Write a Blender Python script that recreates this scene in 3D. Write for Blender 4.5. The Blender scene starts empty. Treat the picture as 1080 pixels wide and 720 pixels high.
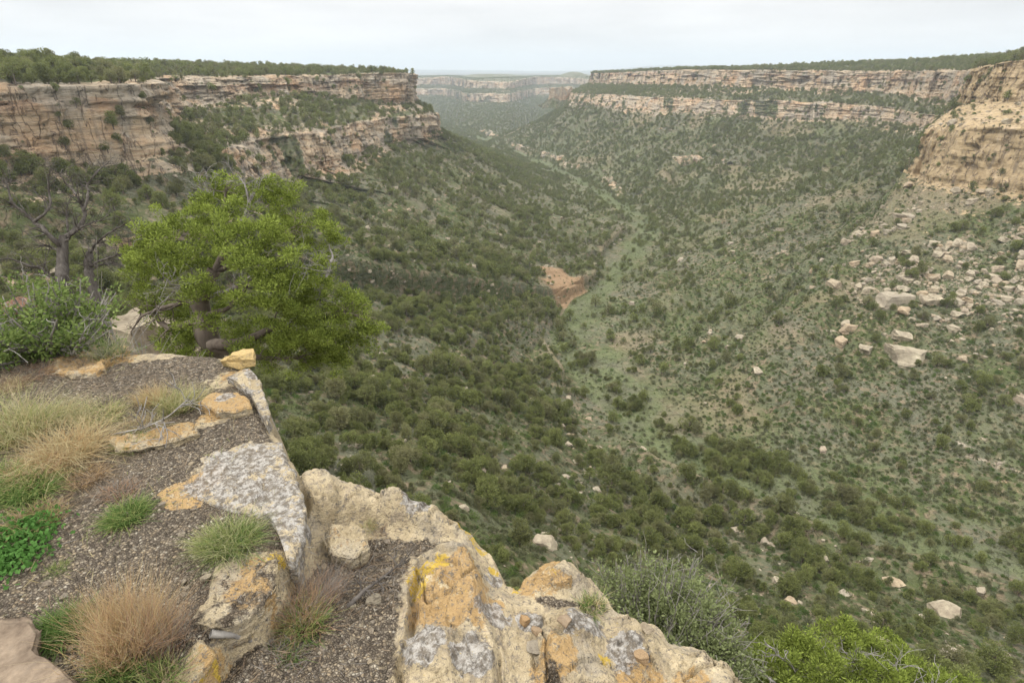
import bpy, math, random
import numpy as np
from mathutils import Vector
from mathutils.bvhtree import BVHTree

random.seed(7)
RNG = np.random.default_rng(11)
SC = bpy.context.scene
COL = SC.collection
PITCH = math.radians(25.65)
CP, SP = math.cos(PITCH), math.sin(PITCH)
FPX = 600.0                       # focal length for a 1080 px wide frame


# ------------------------------------------------------------------ view helpers (layout only)
def ps(px, py, s):
    yv = (360 - py) / FPX
    return np.array([(px - 540) / FPX * s, (CP + yv * SP) * s, (-SP + yv * CP) * s])


def pz(px, py, z):
    yv = (360 - py) / FPX
    return ps(px, py, z / (-SP + yv * CP))


def project(P):
    P = np.asarray(P)
    d = P[..., 1] * CP - P[..., 2] * SP
    u = P[..., 1] * SP + P[..., 2] * CP
    dd = np.where(np.abs(d) < 1e-3, 1e-3, d)
    return 540 + FPX * P[..., 0] / dd, 360 - FPX * u / dd, d


# ------------------------------------------------------------------ noise
def _h(ix, iy, iz, seed):
    n = (ix * 374761393 + iy * 668265263 + iz * 2147483647 + seed * 144269504) & 0xffffffff
    n = ((n ^ (n >> 13)) * 1274126177) & 0xffffffff
    n = ((n ^ (n >> 15)) * 2246822519) & 0xffffffff
    return (n ^ (n >> 16)).astype(np.float32) / np.float32(4294967295.0)


def vnoise(P, scale, seed=0):
    """smooth value noise, about -1..1, feature size = scale"""
    sc = np.broadcast_to(np.asarray(scale, float), (3,))
    Q = np.asarray(P, float) / sc + 1000.37 + seed * 7.13
    I = np.floor(Q).astype(np.int64)
    F = (Q - I)
    F = F * F * F * (F * (F * 6 - 15) + 10)
    x, y, z = I[..., 0], I[..., 1], I[..., 2]
    fx, fy, fz = F[..., 0], F[..., 1], F[..., 2]
    r = 0
    for dx in (0, 1):
        wx = fx if dx else 1 - fx
        for dy in (0, 1):
            wy = fy if dy else 1 - fy
            for dz in (0, 1):
                wz = fz if dz else 1 - fz
                r = r + _h(x + dx, y + dy, z + dz, seed) * wx * wy * wz
    return r * 2 - 1


def fbm(P, scale, oct=4, seed=0, gain=.5):
    r, a, t = 0, 1.0, 0.0
    sc = np.asarray(scale, float)
    for k in range(oct):
        r = r + a * vnoise(P, sc, seed + k * 17)
        t += a
        a *= gain
        sc = sc * .49
    return r / t * 1.5


def cellnoise(P, scale, seed=0):
    sc = np.broadcast_to(np.asarray(scale, float), (3,))
    I = np.floor(np.asarray(P, float) / sc + 500.5).astype(np.int64)
    return _h(I[..., 0], I[..., 1], I[..., 2], seed) * 2 - 1


def sstep(a, b, x):
    t = np.clip((x - a) / (b - a), 0, 1)
    return t * t * (3 - 2 * t)


# ------------------------------------------------------------------ object helpers
def tag(o, label=None, cat=None, group=None, kind=None):
    if label: o['label'] = label
    if cat: o['category'] = cat
    if group: o['group'] = group
    if kind: o['kind'] = kind
    return o


def mesh_np(name, V, F, mat=None, smooth=True, attrs=None, nper=None):
    """V (n,3), F (m,k) int array of equal-size faces"""
    me = bpy.data.meshes.new(name)
    V = np.ascontiguousarray(V, dtype=np.float32); F = np.ascontiguousarray(F, dtype=np.int32)
    me.vertices.add(len(V)); me.vertices.foreach_set('co', V.ravel())
    k = F.shape[1]
    me.loops.add(F.size); me.loops.foreach_set('vertex_index', F.ravel())
    me.polygons.add(len(F))
    me.polygons.foreach_set('loop_start', np.arange(0, F.size, k, dtype=np.int32))
    me.polygons.foreach_set('use_smooth', np.full(len(F), smooth))
    me.update(calc_edges=True)
    if attrs:
        for an, av in attrs.items():
            a = me.attributes.new(an, 'FLOAT', 'POINT')
            a.data.foreach_set('value', np.ascontiguousarray(av, dtype=np.float32).ravel())
    if mat: me.materials.append(mat)
    return me


def link(name, me, parent=None):
    o = bpy.data.objects.new(name, me)
    COL.objects.link(o)
    if parent: o.parent = parent
    return o


def empty(name, loc=(0, 0, 0), rz=0):
    o = bpy.data.objects.new(name, None)
    COL.objects.link(o)
    o.location = loc; o.rotation_euler = (0, 0, rz); o.empty_display_size = .2
    return o


def grid_faces(nu, nv, wrap=False):
    a = np.arange(nu * nv).reshape(nu, nv)
    if wrap:
        a = np.vstack([a, a[:1]])
    return np.stack([a[:-1, :-1], a[1:, :-1], a[1:, 1:], a[:-1, 1:]], -1).reshape(-1, 4)


# ------------------------------------------------------------------ node helpers
class NT:
    def __init__(self, name):
        self.m = bpy.data.materials.new(name)
        self.m.use_nodes = True
        self.t = self.m.node_tree
        self.t.nodes.clear()
        self.out = self.t.nodes.new('ShaderNodeOutputMaterial')
        self.b = self.t.nodes.new('ShaderNodeBsdfPrincipled')
        self.b.inputs['Roughness'].default_value = .9
        self.b.inputs['Specular IOR Level'].default_value = .2
        self.t.links.new(self.b.outputs[0], self.out.inputs[0])
        self.tc = self.t.nodes.new('ShaderNodeTexCoord')

    def l(self, a, b): self.t.links.new(a, b)

    def setin(self, sock, v):
        if hasattr(v, 'is_output'): self.l(v, sock)
        else: sock.default_value = v

    def mapping(self, scale=(1, 1, 1), src=None):
        n = self.t.nodes.new('ShaderNodeMapping')
        n.inputs['Scale'].default_value = scale
        self.l(src or self.tc.outputs['Object'], n.inputs['Vector'])
        return n.outputs[0]

    def noise(self, scale, detail=4, rough=.55, vec=None, dist=0, color=False):
        n = self.t.nodes.new('ShaderNodeTexNoise')
        n.inputs['Scale'].default_value = scale
        n.inputs['Detail'].default_value = detail
        n.inputs['Roughness'].default_value = rough
        n.inputs['Distortion'].default_value = dist
        self.l(vec or self.tc.outputs['Object'], n.inputs['Vector'])
        return n.outputs[1 if color else 0]

    def voro(self, scale, feature='F1', vec=None, out=0, rnd=1):
        n = self.t.nodes.new('ShaderNodeTexVoronoi')
        n.feature = feature
        n.inputs['Scale'].default_value = scale
        n.inputs['Randomness'].default_value = rnd
        self.l(vec or self.tc.outputs['Object'], n.inputs['Vector'])
        return n.outputs[out]

    def ramp(self, fac, stops, interp='LINEAR'):
        n = self.t.nodes.new('ShaderNodeValToRGB')
        cr = n.color_ramp; cr.interpolation = interp
        while len(cr.elements) < len(stops): cr.elements.new(.5)
        for e, (p, c) in zip(cr.elements, stops):
            e.position = p
            e.color = (c, c, c, 1) if isinstance(c, (int, float)) else (*c, 1)
        self.setin(n.inputs[0], fac)
        return n.outputs[0]

    def mix(self, fac, a, b, mode='MIX'):
        n = self.t.nodes.new('ShaderNodeMix'); n.data_type = 'RGBA'; n.blend_type = mode
        for s, v in ((n.inputs[0], fac), (n.inputs[6], a), (n.inputs[7], b)):
            if isinstance(v, tuple) and len(v) == 3: v = (*v, 1)
            self.setin(s, v)
        return n.outputs[2]

    def math(self, op, a, b=0.0, clamp=False):
        n = self.t.nodes.new('ShaderNodeMath'); n.operation = op; n.use_clamp = clamp
        self.setin(n.inputs[0], a); self.setin(n.inputs[1], b)
        return n.outputs[0]

    def attr(self, name, typ='GEOMETRY'):
        n = self.t.nodes.new('ShaderNodeAttribute'); n.attribute_name = name; n.attribute_type = typ
        return n.outputs['Fac']

    def sep(self, v, i):
        n = self.t.nodes.new('ShaderNodeSeparateXYZ'); self.l(v, n.inputs[0]); return n.outputs[i]

    def rand(self):
        return self.t.nodes.new('ShaderNodeObjectInfo').outputs['Random']

    def bump(self, h, strength=.5, dist=.1, normal=None):
        n = self.t.nodes.new('ShaderNodeBump')
        n.inputs['Strength'].default_value = strength
        n.inputs['Distance'].default_value = dist
        self.l(h, n.inputs['Height'])
        if normal: self.l(normal, n.inputs['Normal'])
        return n.outputs[0]

    def done(self, color, normal=None, rough=None, spec=None, trans=None):
        self.setin(self.b.inputs['Base Color'], color if hasattr(color, 'is_output') else (*color, 1))
        if normal: self.l(normal, self.b.inputs['Normal'])
        if rough is not None: self.setin(self.b.inputs['Roughness'], rough)
        if spec is not None: self.b.inputs['Specular IOR Level'].default_value = spec
        return self.m


# ------------------------------------------------------------------ camera, sky, sun
cd = bpy.data.cameras.new('camera')
cam = bpy.data.objects.new('camera', cd); COL.objects.link(cam)
cam.location = (0, 0, 0)
cam.rotation_euler = (math.pi / 2 - PITCH, 0, 0)
cd.sensor_width = 36; cd.lens = 36 * FPX / 1080
cd.clip_start = .05; cd.clip_end = 120000
SC.camera = cam

W = bpy.data.worlds.new('World'); SC.world = W; W.use_nodes = True
nt = W.node_tree; nt.nodes.clear()
out = nt.nodes.new('ShaderNodeOutputWorld'); bg = nt.nodes.new('ShaderNodeBackground')
sky = nt.nodes.new('ShaderNodeTexSky'); sky.sky_type = 'NISHITA'; sky.sun_disc = False
SUN_EL, SUN_AZ = math.radians(58), math.radians(250)
sky.sun_elevation = SUN_EL; sky.sun_rotation = SUN_AZ
sky.altitude = 2000; sky.dust_density = 2
tc = nt.nodes.new('ShaderNodeTexCoord')
mp = nt.nodes.new('ShaderNodeMapping'); mp.inputs['Scale'].default_value = (1.4, 1.4, 9)
nz = nt.nodes.new('ShaderNodeTexNoise'); nz.inputs['Scale'].default_value = 1.7; nz.inputs['Detail'].default_value = 6
nz.inputs['Roughness'].default_value = .5
rp = nt.nodes.new('ShaderNodeValToRGB')
rp.color_ramp.elements[0].position = .3; rp.color_ramp.elements[0].color = (4.7, 4.62, 4.55, 1)
rp.color_ramp.elements[1].position = .62; rp.color_ramp.elements[1].color = (6.5, 6.35, 6.2, 1)
mx = nt.nodes.new('ShaderNodeMix'); mx.data_type = 'RGBA'; mx.inputs[0].default_value = .97
L = nt.links.new
L(tc.outputs['Generated'], mp.inputs[0]); L(mp.outputs[0], nz.inputs['Vector']); L(nz.outputs[0], rp.inputs[0])
# an overcast sky is brighter overhead than along the horizon
sx = nt.nodes.new('ShaderNodeSeparateXYZ'); L(tc.outputs['Generated'], sx.inputs[0])
gr_ = nt.nodes.new('ShaderNodeMapRange'); gr_.inputs['From Min'].default_value = .08; gr_.inputs['From Max'].default_value = .75
gr_.inputs['To Min'].default_value = 1.0; gr_.inputs['To Max'].default_value = 2.75; L(sx.outputs[2], gr_.inputs['Value'])
vm = nt.nodes.new('ShaderNodeVectorMath'); vm.operation = 'SCALE'; L(rp.outputs[0], vm.inputs[0]); L(gr_.outputs[0], vm.inputs['Scale'])
L(sky.outputs[0], mx.inputs[6]); L(vm.outputs[0], mx.inputs[7])
L(mx.outputs[2], bg.inputs[0]); bg.inputs[1].default_value = .1
L(bg.outputs[0], out.inputs[0])

sl = bpy.data.lights.new('sun', 'SUN'); sun = bpy.data.objects.new('sun', sl); COL.objects.link(sun)
sl.energy = 1.5; sl.angle = math.radians(14); sl.color = (1, .96, .9)
# sky's sun_rotation r puts the sun towards (sin r, cos r)
sd = Vector((math.sin(SUN_AZ) * math.cos(SUN_EL), math.cos(SUN_AZ) * math.cos(SUN_EL), math.sin(SUN_EL)))
sun.rotation_euler = sd.to_track_quat('Z', 'Y').to_euler()
sun.location = (0, 0, 300)

SC.view_settings.view_transform = 'Standard'; SC.view_settings.look = 'None'
SC.view_settings.gamma = 1; SC.view_settings.exposure = 0.72
SC.render.engine = 'CYCLES'
SC.cycles.use_denoising = True
SC.cycles.max_bounces = 5; SC.cycles.diffuse_bounces = 2; SC.cycles.glossy_bounces = 1
SC.cycles.transmission_bounces = 2; SC.cycles.volume_bounces = 1; SC.cycles.transparent_max_bounces = 4

# ------------------------------------------------------------------ terrain material
def terrain_material():
    n = NT('canyon_ground')
    O = n.tc.outputs['Object']
    z = n.sep(O, 2)
    cliff = n.attr('cliff'); meadow = n.attr('meadow'); bare = n.attr('bare')
    # slope cover: soil, litter, low herbs
    n1 = n.noise(.035, 5, .6); n2 = n.noise(.3, 4, .6); n3 = n.noise(1.3, 3, .6)
    soil = n.mix(n2, (.135, .105, .068), (.25, .2, .13))
    herb = n.mix(n3, (.055, .072, .026), (.125, .14, .06))
    sage = n.mix(n3, (.09, .098, .06), (.165, .16, .11))
    cover = n.mix(n.ramp(n1, [(.42, 0), (.6, 1)]), herb, sage)
    slope = n.mix(n.ramp(n2, [(.50, 0), (.64, 1)]), cover, soil)
    slope = n.mix(n.math('MULTIPLY', n.ramp(n.noise(.02, 3), [(.56, 0), (.68, 1)]), .4), slope, (.2, .175, .125))
    slope = n.mix(bare, slope, n.mix(n2, (.21, .165, .105), (.29, .235, .155)))
    slope = n.mix(n.ramp(bare, [(.6, 0), (.95, 1)]), slope, n.mix(n2, (.23, .15, .085), (.36, .25, .15)))
    mead = n.mix(n.noise(.12, 4, .6), (.095, .118, .052), (.165, .18, .095))
    mead = n.mix(n.ramp(n.noise(.07, 5, .7), [(.45, 0), (.6, .8)]), mead, cover)
    mead = n.mix(n.ramp(n.noise(.5, 5, .7), [(.5, 0), (.62, .6)]), mead, (.06, .075, .03))
    slope = n.mix(meadow, slope, mead)
    # bedrock: beds by height, wavy, with panels, streaks and bedding lines
    wob = n.math('MULTIPLY', n.noise(.012, 2), 22)
    zz = n.math('ADD', z, wob)
    bed = n.t.nodes.new('ShaderNodeTexNoise'); bed.noise_dimensions = '1D'
    bed.inputs['Scale'].default_value = .16; bed.inputs['Detail'].default_value = 5; bed.inputs['Roughness'].default_value = .7
    n.l(zz, bed.inputs['W'])
    rockc = n.ramp(bed.outputs[0], [(.28, (.22, .165, .12)), (.4, (.38, .26, .17)), (.5, (.46, .36, .24)),
                                    (.58, (.33, .275, .205)), (.68, (.5, .41, .28)), (.8, (.3, .215, .155))])
    big = n.noise(.03, 4, .6)
    rockc = n.mix(n.ramp(big, [(.49, 0), (.62, .65)]), rockc, (.43, .265, .145))
    rockc = n.mix(n.ramp(n.noise(.045, 4, .6, dist=.6), [(.47, 0), (.58, .8)]), rockc, (.33, .295, .235))
    rockc = n.mix(n.attr('yellow'), rockc, n.mix(n2, (.36, .26, .14), (.44, .345, .215)))
    streak = n.noise(1, 4, .6, vec=n.mapping((.32, .32, .022)))
    rockc = n.mix(n.math('MULTIPLY', n.ramp(streak, [(.54, 0), (.66, 1)]), .6), rockc, (.13, .105, .085))
    streak2 = n.noise(1, 4, .6, vec=n.mapping((.2, .2, .014)))
    rockc = n.mix(n.math('MULTIPLY', n.ramp(streak2, [(.52, 0), (.66, 1)]), .45), rockc, (.55, .43, .3))
    fine = n.noise(1, 5, .7, vec=n.mapping((.10, .10, 1.1)))
    rockc = n.mix(n.math('MULTIPLY', n.ramp(fine, [(.3, 1), (.44, 0)]), n.math('SUBTRACT', .55, n.math('MULTIPLY', n.attr('yellow'), .42))), rockc, (.12, .085, .06))
    crack = n.noise(1, 3, .6, vec=n.mapping((.16, .16, .03)), dist=.4)
    crack = n.ramp(n.math('ABSOLUTE', n.math('SUBTRACT', crack, .5)), [(0.0, 0), (.02, 1)])
    rockc = n.mix(n.math('MULTIPLY', n.math('SUBTRACT', 1, crack), .6), rockc, (.09, .065, .05))
    # broken edge of the bedrock against the slope
    edge = n.math('ADD', cliff, n.math('MULTIPLY', n.math('SUBTRACT', n.noise(.25, 4, .65), .5), .9))
    cm = n.ramp(edge, [(.42, 0), (.52, 1)])
    col = n.mix(cm, slope, rockc)
    hb = n.math('ADD', n.math('MULTIPLY', fine, 1.0), n.math('MULTIPLY', n.noise(.6, 5, .65), 1.2))
    hb = n.math('ADD', hb, n.math('MULTIPLY', crack, .8))
    nor = n.bump(hb, .8, 1.6)
    return n.done(col, nor, .95, .1)


M_TERR = terrain_material()

# ------------------------------------------------------------------ lofted canyon walls
BVH_V, BVH_F = [], []
SURF = []          # scattered surfaces: dict(V, F, slope z, ...)


def spline_u(P, counts):
    """P (N,3) stations -> Catmull-Rom (centripetal-ish, uniform) samples"""
    N = len(P)
    res = []
    for i in range(N - 1):
        p0 = P[i - 1] if i > 0 else 2 * P[0] - P[1]
        p1, p2 = P[i], P[i + 1]
        p3 = P[i + 2] if i + 2 < N else 2 * P[-1] - P[-2]
        t = np.linspace(0, 1, counts[i], endpoint=False)[:, None]
        lin = p1 + (p2 - p1) * t
        cr = .5 * ((2 * p1) + (-p0 + p2) * t + (2 * p0 - 5 * p1 + 4 * p2 - p3) * t ** 2 + (-p0 + 3 * p1 - 3 * p2 + p3) * t ** 3)
        res.append(cr * .5 + lin * .5)
    res.append(P[-1:])
    return np.vstack(res)


def canyon_sheet(name, st, side, counts_v, label):
    """st rows: (R, B2, W, M1, M2, zR, zB1, zT2, zB2, zW, zM1, zM2, benchfrac)"""
    N = len(st)
    A = lambda k: np.array([s[k] for s in st], float)
    R, B2, Wd, M1, M2 = A(0), A(1), A(2), A(3), A(4)
    zs = {k: np.array([s[5][k] for s in st], float) for k in range(7)}
    zR, zB1, zT2, zB2, zW, zM1, zM2 = (zs[k] for k in range(7))
    d = B2 - R
    B1 = R + d * .14
    fr = np.array([(s[6] if len(s) > 6 else (.86, 1)) for s in st], float)
    T2 = R + d * fr[:, :1]
    beyond = (Wd - B2); beyond /= np.linalg.norm(beyond, axis=1)[:, None] + 1e-9
    S = lambda xy, z: np.hstack([xy, z[:, None]])
    ctrl = [S(M2, zM2), S(M1, zM1), S(R, zR), S(B1, zB1), S(T2, zT2), S(B2, zB2), S(Wd, zW)]
    counts = []
    for i in range(N - 1):
        best = 3
        for c in ctrl[2:]:
            a, b = c[i], c[i + 1]
            mid = (a + b) / 2
            s = max(20, np.linalg.norm(mid))
            best = max(best, np.linalg.norm(b - a) / (s / FPX * 2.2))
        counts.append(int(min(best, 150)))
    lines = [spline_u(c, counts) for c in ctrl]
    nu = len(lines[0])
    st_u = np.concatenate([[0], np.cumsum(counts)])
    low = np.interp(np.arange(nu), st_u, fr[:, 1])
    # arc length along the rim/base for coherent buttress noise
    rows = []; vpar = []; tmask = []
    M2l, M1l, Rl, B1l, T2l, B2l, Wl = lines
    def seg(a, b, n, f=None, last=False):
        t = np.linspace(0, 1, n, endpoint=last)
        for x in t:
            y = x if f is None else f(x)
            P = a * (1 - x) + b * x
            P = P.copy(); P[:, 2] = a[:, 2] * (1 - y) + b[:, 2] * y
            rows.append(P)
    c = counts_v
    kinds = []
    seg(M2l, M1l, c[0]); kinds += [0] * c[0]
    seg(M1l, Rl, c[1]); kinds += [1] * c[1]
    seg(Rl, B1l, c[2]); kinds += [2] * c[2]
    seg(B1l, T2l, c[3]); kinds += [3] * c[3]
    seg(T2l, B2l, c[4]); kinds += [4] * c[4]
    seg(B2l, Wl, c[5], f=lambda x: 1 - (1 - min(1, x / .97)) ** 1.45, last=True); kinds += [5] * c[5]
    ext = Wl.copy(); ext[:, :2] += (Wl[:, :2] - B2l[:, :2]) / (np.linalg.norm(Wl[:, :2] - B2l[:, :2], axis=1)[:, None]) * 24; ext[:, 2] -= 1.2
    rows.append(ext); kinds.append(6)
    P = np.stack(rows, 1)                     # (nu, nv, 3)
    nv = P.shape[1]
    kinds = np.array(kinds)
    # outward direction per station
    o2 = B2l - Rl; o2[:, 2] = 0; o2 /= np.linalg.norm(o2, axis=1)[:, None] + 1e-9
    OUT = np.broadcast_to(o2[:, None, :], P.shape)
    near = sstep(14, 70, np.linalg.norm(P[..., :2], axis=-1))        # keep the ground round the viewpoint still
    base = Rl.copy(); base[:, 2] = 0
    # buttresses and gullies
    arc = np.concatenate([[0], np.cumsum(np.linalg.norm(np.diff((Rl + B2l) / 2, axis=0), axis=1))])
    A3 = np.stack([np.broadcast_to(arc[:, None], P.shape[:2]), P[..., 2] * .35, np.full(P.shape[:2], side * 50.)], -1)
    tv = np.zeros(nv)
    k5 = np.where(kinds == 5)[0]; tv[k5] = np.linspace(0, 1, len(k5)); tv[-1] = 1
    cl_w = np.where(kinds == 0, .3, np.where(kinds == 1, .8, 1.0)) * (1 - sstep(0, .3, tv))
    cl_w[kinds == 0] = np.linspace(0, .5, (kinds == 0).sum())
    cl_w[kinds == 1] = np.linspace(.5, 1, (kinds == 1).sum())
    dist = np.linalg.norm(P, axis=-1)
    farw = 1 + sstep(700, 2500, dist) * 2.5
    but = fbm(A3, (46, 60, 50), 3, 3 + side) * 13 + np.abs(fbm(A3, (17, 30, 50), 2, 9 + side)) * -7 + fbm(A3, (6, 12, 50), 2, 19) * 1.6
    P = P + OUT * (but * cl_w * near * farw)[..., None]
    # gullies down the talus
    gul = fbm(np.stack([A3[..., 0] * 1.0, np.broadcast_to(tv * 2.5, P.shape[:2]), A3[..., 2]], -1), (38, 1, 50), 3, 31 + side)
    gw = (sstep(0, .2, tv) * (1 - sstep(.75, .97, tv))) * (kinds == 5)
    P[..., 2] += gul * (3.0 if side == 1 else 7) * gw * near
    hum = fbm(P * [1, 1, 0], 26, 4, 41)
    hw = np.where(kinds == 5, 1.0 - sstep(.85, 1, tv) * .8, np.where(kinds == 3, .6, np.where(kinds <= 1, .5, 0.)))
    P[..., 2] += hum * 2.6 * hw * near
    # steps in the benches and talus: thin outcropping beds
    # vertical beds of the cliffs: ledges, blocks, cracks
    isc = (kinds == 2) | (kinds == 4)
    zq = P[..., 2] + fbm(P, (40, 40, 12), 2, 5) * 1.5
    zi = np.stack([P[..., 0] * .05, P[..., 1] * .05, zq], -1)
    led = cellnoise(zi, (1.5, 1.5, 3.4), 7) * 1.5 + cellnoise(zi, (2.2, 2.2, 7.5), 8) * 1.6 + cellnoise(zi, (1, 1, 1.4), 12) * .6
    A4 = np.stack([A3[..., 0] + fbm(P, 9, 2, 15) * 2.5, P[..., 2], A3[..., 2]], -1)
    blk = cellnoise(A4, (11, 22, 80), 13) * 2.2 + cellnoise(A4, (6, 12, 80), 14) * 1.3 + cellnoise(A4, (2.6, 5, 80), 16) * .6
    jn = np.abs(fbm(np.stack([A4[..., 0], P[..., 2] * .12, A4[..., 2]], -1), (7, 9, 80), 2, 18))
    blk = blk - 3.0 * (1 - sstep(0, .05, jn))
    alc = sstep(.12, .35, fbm(np.stack([A3[..., 0], 0 * arc[:, None] + 0 * P[..., 2], A3[..., 2]], -1), (38, 9, 50), 2, 23)) * sstep(-29, -24, P[..., 2]) * (1 - sstep(-14, -12.5, P[..., 2] + fbm(A3, (25, 50, 50), 2, 24) * 3))
    blk = blk - alc * 5.0
    cw = np.where(isc, 1.0, 0.0)
    # soften at the ends of each cliff segment
    for kk in (2, 4):
        ii = np.where(kinds == kk)[0]
        x = np.linspace(0, 1, len(ii)); cw[ii] = sstep(-.02, .06, x)
    cw = cw[None, :] * np.where(kinds == 4, low[:, None], 1.0)
    rough = fbm(P, 7, 4, 25) * 1.2
    if side == 2:
        pw = 1 - .6 * (1 - sstep(60, 140, np.linalg.norm(P[..., :2] - np.array([300., 380.]), axis=-1)))
        led = led * pw
    P = P + OUT * ((led + blk + rough) * cw * near * np.minimum(farw, 1.8))[..., None]
    # colour masks
    cliff = np.zeros(P.shape[:2])
    clf_break = fbm(A3, (30, 25, 50), 3, 77 + side)
    cliff += np.where(isc, 1.0, 0.0)
    cliff = np.where(kinds == 4, .95 - .8 * sstep(.15, .6, clf_break), cliff)
    b3 = fbm(P, (50, 50, 5), 4, 63)
    cliff = np.where(kinds == 4, cliff * low[:, None] + (1 - low[:, None]) * .25, cliff)
    cliff = np.where(kinds == 3, .34 + .5 * b3, cliff)
    cliff = np.where(kinds == 5, .1 + .3 * b3 + .45 * (1 - sstep(0, .12, tv)), cliff)
    if side == 2: cliff = np.where((kinds == 3), np.maximum(cliff, .95 * (1 - sstep(50, 90, np.linalg.norm(P[..., :2] - np.array([305., 375.]), axis=-1)))), cliff)
    k1 = np.where(kinds == 1)[0]
    cliff[:, k1[-3:]] = .8
    cliff[:, k1[:-3]] = .1
    cliff[:, kinds == 0] = 0
    mead = np.broadcast_to(sstep(.935, .965, tv + fbm(P, 30, 3, 81) * .05) * .9, P.shape[:2])
    if side == 2: mead = np.maximum(mead, sstep(.1, .5, fbm(P, 60, 3, 83)) * .45 * (kinds == 5))
    mead = mead * (kinds >= 5)
    bare = np.zeros(P.shape[:2])
    tgt = np.array([42., 392.])
    bare = np.maximum(bare, 1 - sstep(14, 26, np.linalg.norm((P[..., :2] - tgt) * [1, .7], axis=-1) + fbm(P, 12, 3, 90) * 7)) * (side == 1)
    if side == 2:
        yellow = 1 - sstep(40, 120, np.linalg.norm(P[..., :2] - np.array([300., 380.]), axis=-1) - 20)
        bare = np.maximum(bare, (kinds == 5) * sstep(.25, .6, fbm(P, (70, 70, 40), 3, 95)) * .55)
    else:
        yellow = np.zeros(P.shape[:2])
        yellow = np.maximum(yellow, .7 * (P[..., 2] > -4) * 0)
        # cut bank of the wash
        bk = (kinds == 5)[None, :] * (sstep(.80, .86, tv) * (1 - sstep(.90, .905, tv)))[None, :] * sstep(-.25, .25, fbm(A3 * [1, 0, 1], (40, 1, 50), 2, 97))[..., :]
        P[..., 2] += bk * 5.5
        bare = np.maximum(bare, bk * .5 * sstep(.87, .89, tv)[None, :])
    F = grid_faces(P.shape[0], nv)
    V = P.reshape(-1, 3)
    if side != 1: F = F[:, ::-1]
    # orient upward
    a, b, c_, d_ = (V[F[:2000, k]] for k in range(4))
    nz_ = np.cross(c_ - a, d_ - b)[:, 2].mean()
    if nz_ < 0: F = F[:, ::-1]
    me = mesh_np(name, V, F, M_TERR, True, dict(cliff=cliff.ravel(), meadow=mead.ravel(), bare=bare.ravel(), yellow=yellow.ravel()))
    o = link(name, me); tag(o, label, None, None, 'structure')
    ps_ = P[::2, ::2]
    off = sum(len(v) for v in BVH_V)
    BVH_V.append(ps_.reshape(-1, 3)); BVH_F.append(grid_faces(ps_.shape[0], ps_.shape[1]) + off)
    SURF.append(dict(name=name, V=V, F=F, kinds=np.broadcast_to(kinds, P.shape[:2]).ravel(), tv=np.broadcast_to(tv, P.shape[:2]).ravel(),
                     cliff=cliff.ravel(), bare=bare.ravel(), mead=mead.ravel(), side=side))
    return o


# z order: R, B1, T2, B2, W, M1, M2
Lst = [
 ((80, -60), (110, -30), (300, 20), (60, -90), (-100, -600), (-3, -30, -40, -60, -132, -2, 0)),
 ((34, -16), (58, 2), (200, 95), (10, -50), (-150, -560), (-3, -30, -42, -62, -137, -2, 0)),
 ((2.5, -4), (28, 20), (157, 127), (-12, -32), (-200, -500), (-3.4, -30, -42, -57, -139, -2.6, 0)),
 ((.7, .6), (12, 32), (117, 149), (-18, -22), (-300, -450), (-3.6, -30, -42, -56, -141, -2.8, 0)),
 ((-.9, 1.3), (-5, 36), (66, 198), (-24, -14), (-400, -400), (-5.5, -28, -40, -55, -147, -2.8, 0)),
 ((-2.6, 2.4), (-22, 46), (40, 262), (-46, -10), (-550, -300), (-4.5, -26, -38, -52, -150, -3, 2)),
 ((-40, 22), (-60, 72), (27, 332), (-80, -10), (-700, -200), (-6, -20, -32, -48, -151, 0, 6)),
 ((-140, 50), (-112, 110), (46, 385), (-200, 20), (-900, 0), (-6, -22, -30, -46, -151, 2, 12), (.5, .0)),
 ((-222, 130), (-150, 188), (66, 412), (-290, 110), (-1000, 200), (-5, -31, -39, -54, -151, 3.5, 15), (.45, .0)),
 ((-182, 206), (-118, 222), (84, 440), (-260, 225), (-1000, 350), (-6, -33.5, -42, -56, -151, 3.5, 16), (.5, .0)),
 ((-152, 247), (-124, 280), (92, 470), (-240, 290), (-1000, 500), (-6, -33.5, -44, -60, -151, 2.5, 14), (.6, .1)),
 ((-212, 392), (-150, 345), (112, 525), (-290, 420), (-1000, 650), (-6, -28, -42, -63, -151, 1.5, 10)),
 ((-200, 430), (-150, 370), (144, 591), (-275, 480), (-1000, 750), (-6, -22, -41, -64, -151, 1, 8)),
 ((-182, 496), (-131, 408), (150, 640), (-260, 560), (-950, 820), (-6, -20, -41, -64, -151, 0, 6)),
 ((-164, 592), (-117, 527), (138, 690), (-240, 650), (-900, 870), (-6, -26, -42, -64, -152, -1, 3)),
 ((-137, 616), (-102, 583), (127, 768), (-215, 680), (-850, 900), (-5, -32, -43, -65, -152, -2, 1)),
 ((-108, 632), (-84, 612), (110, 860), (-200, 700), (-800, 930), (-5, -33, -44, -65, -152, -2, 0)),
 ((-102, 655), (-76, 648), (70, 1010), (-200, 720), (-750, 960), (-5, -33, -44, -65, -152, -3, -2)),
 ((-118, 700), (-88, 712), (0, 1240), (-220, 760), (-700, 980), (-6, -33, -44, -65, -153, -4, -3)),
 ((-220, 800), (-180, 840), (-106, 1600), (-300, 830), (-720, 1000), (-8, -34, -46, -68, -156, -6, -5)),
 ((-520, 1000), (-480, 1060), (-245, 2150), (-600, 980), (-900, 1050), (-10, -36, -50, -75, -158, -9, -8)),
 ((-1300, 1400), (-1300, 1500), (-1000, 2400), (-1350, 1350), (-1400, 1300), (-12, -40, -55, -80, -160, -12, -12)),
]
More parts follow.
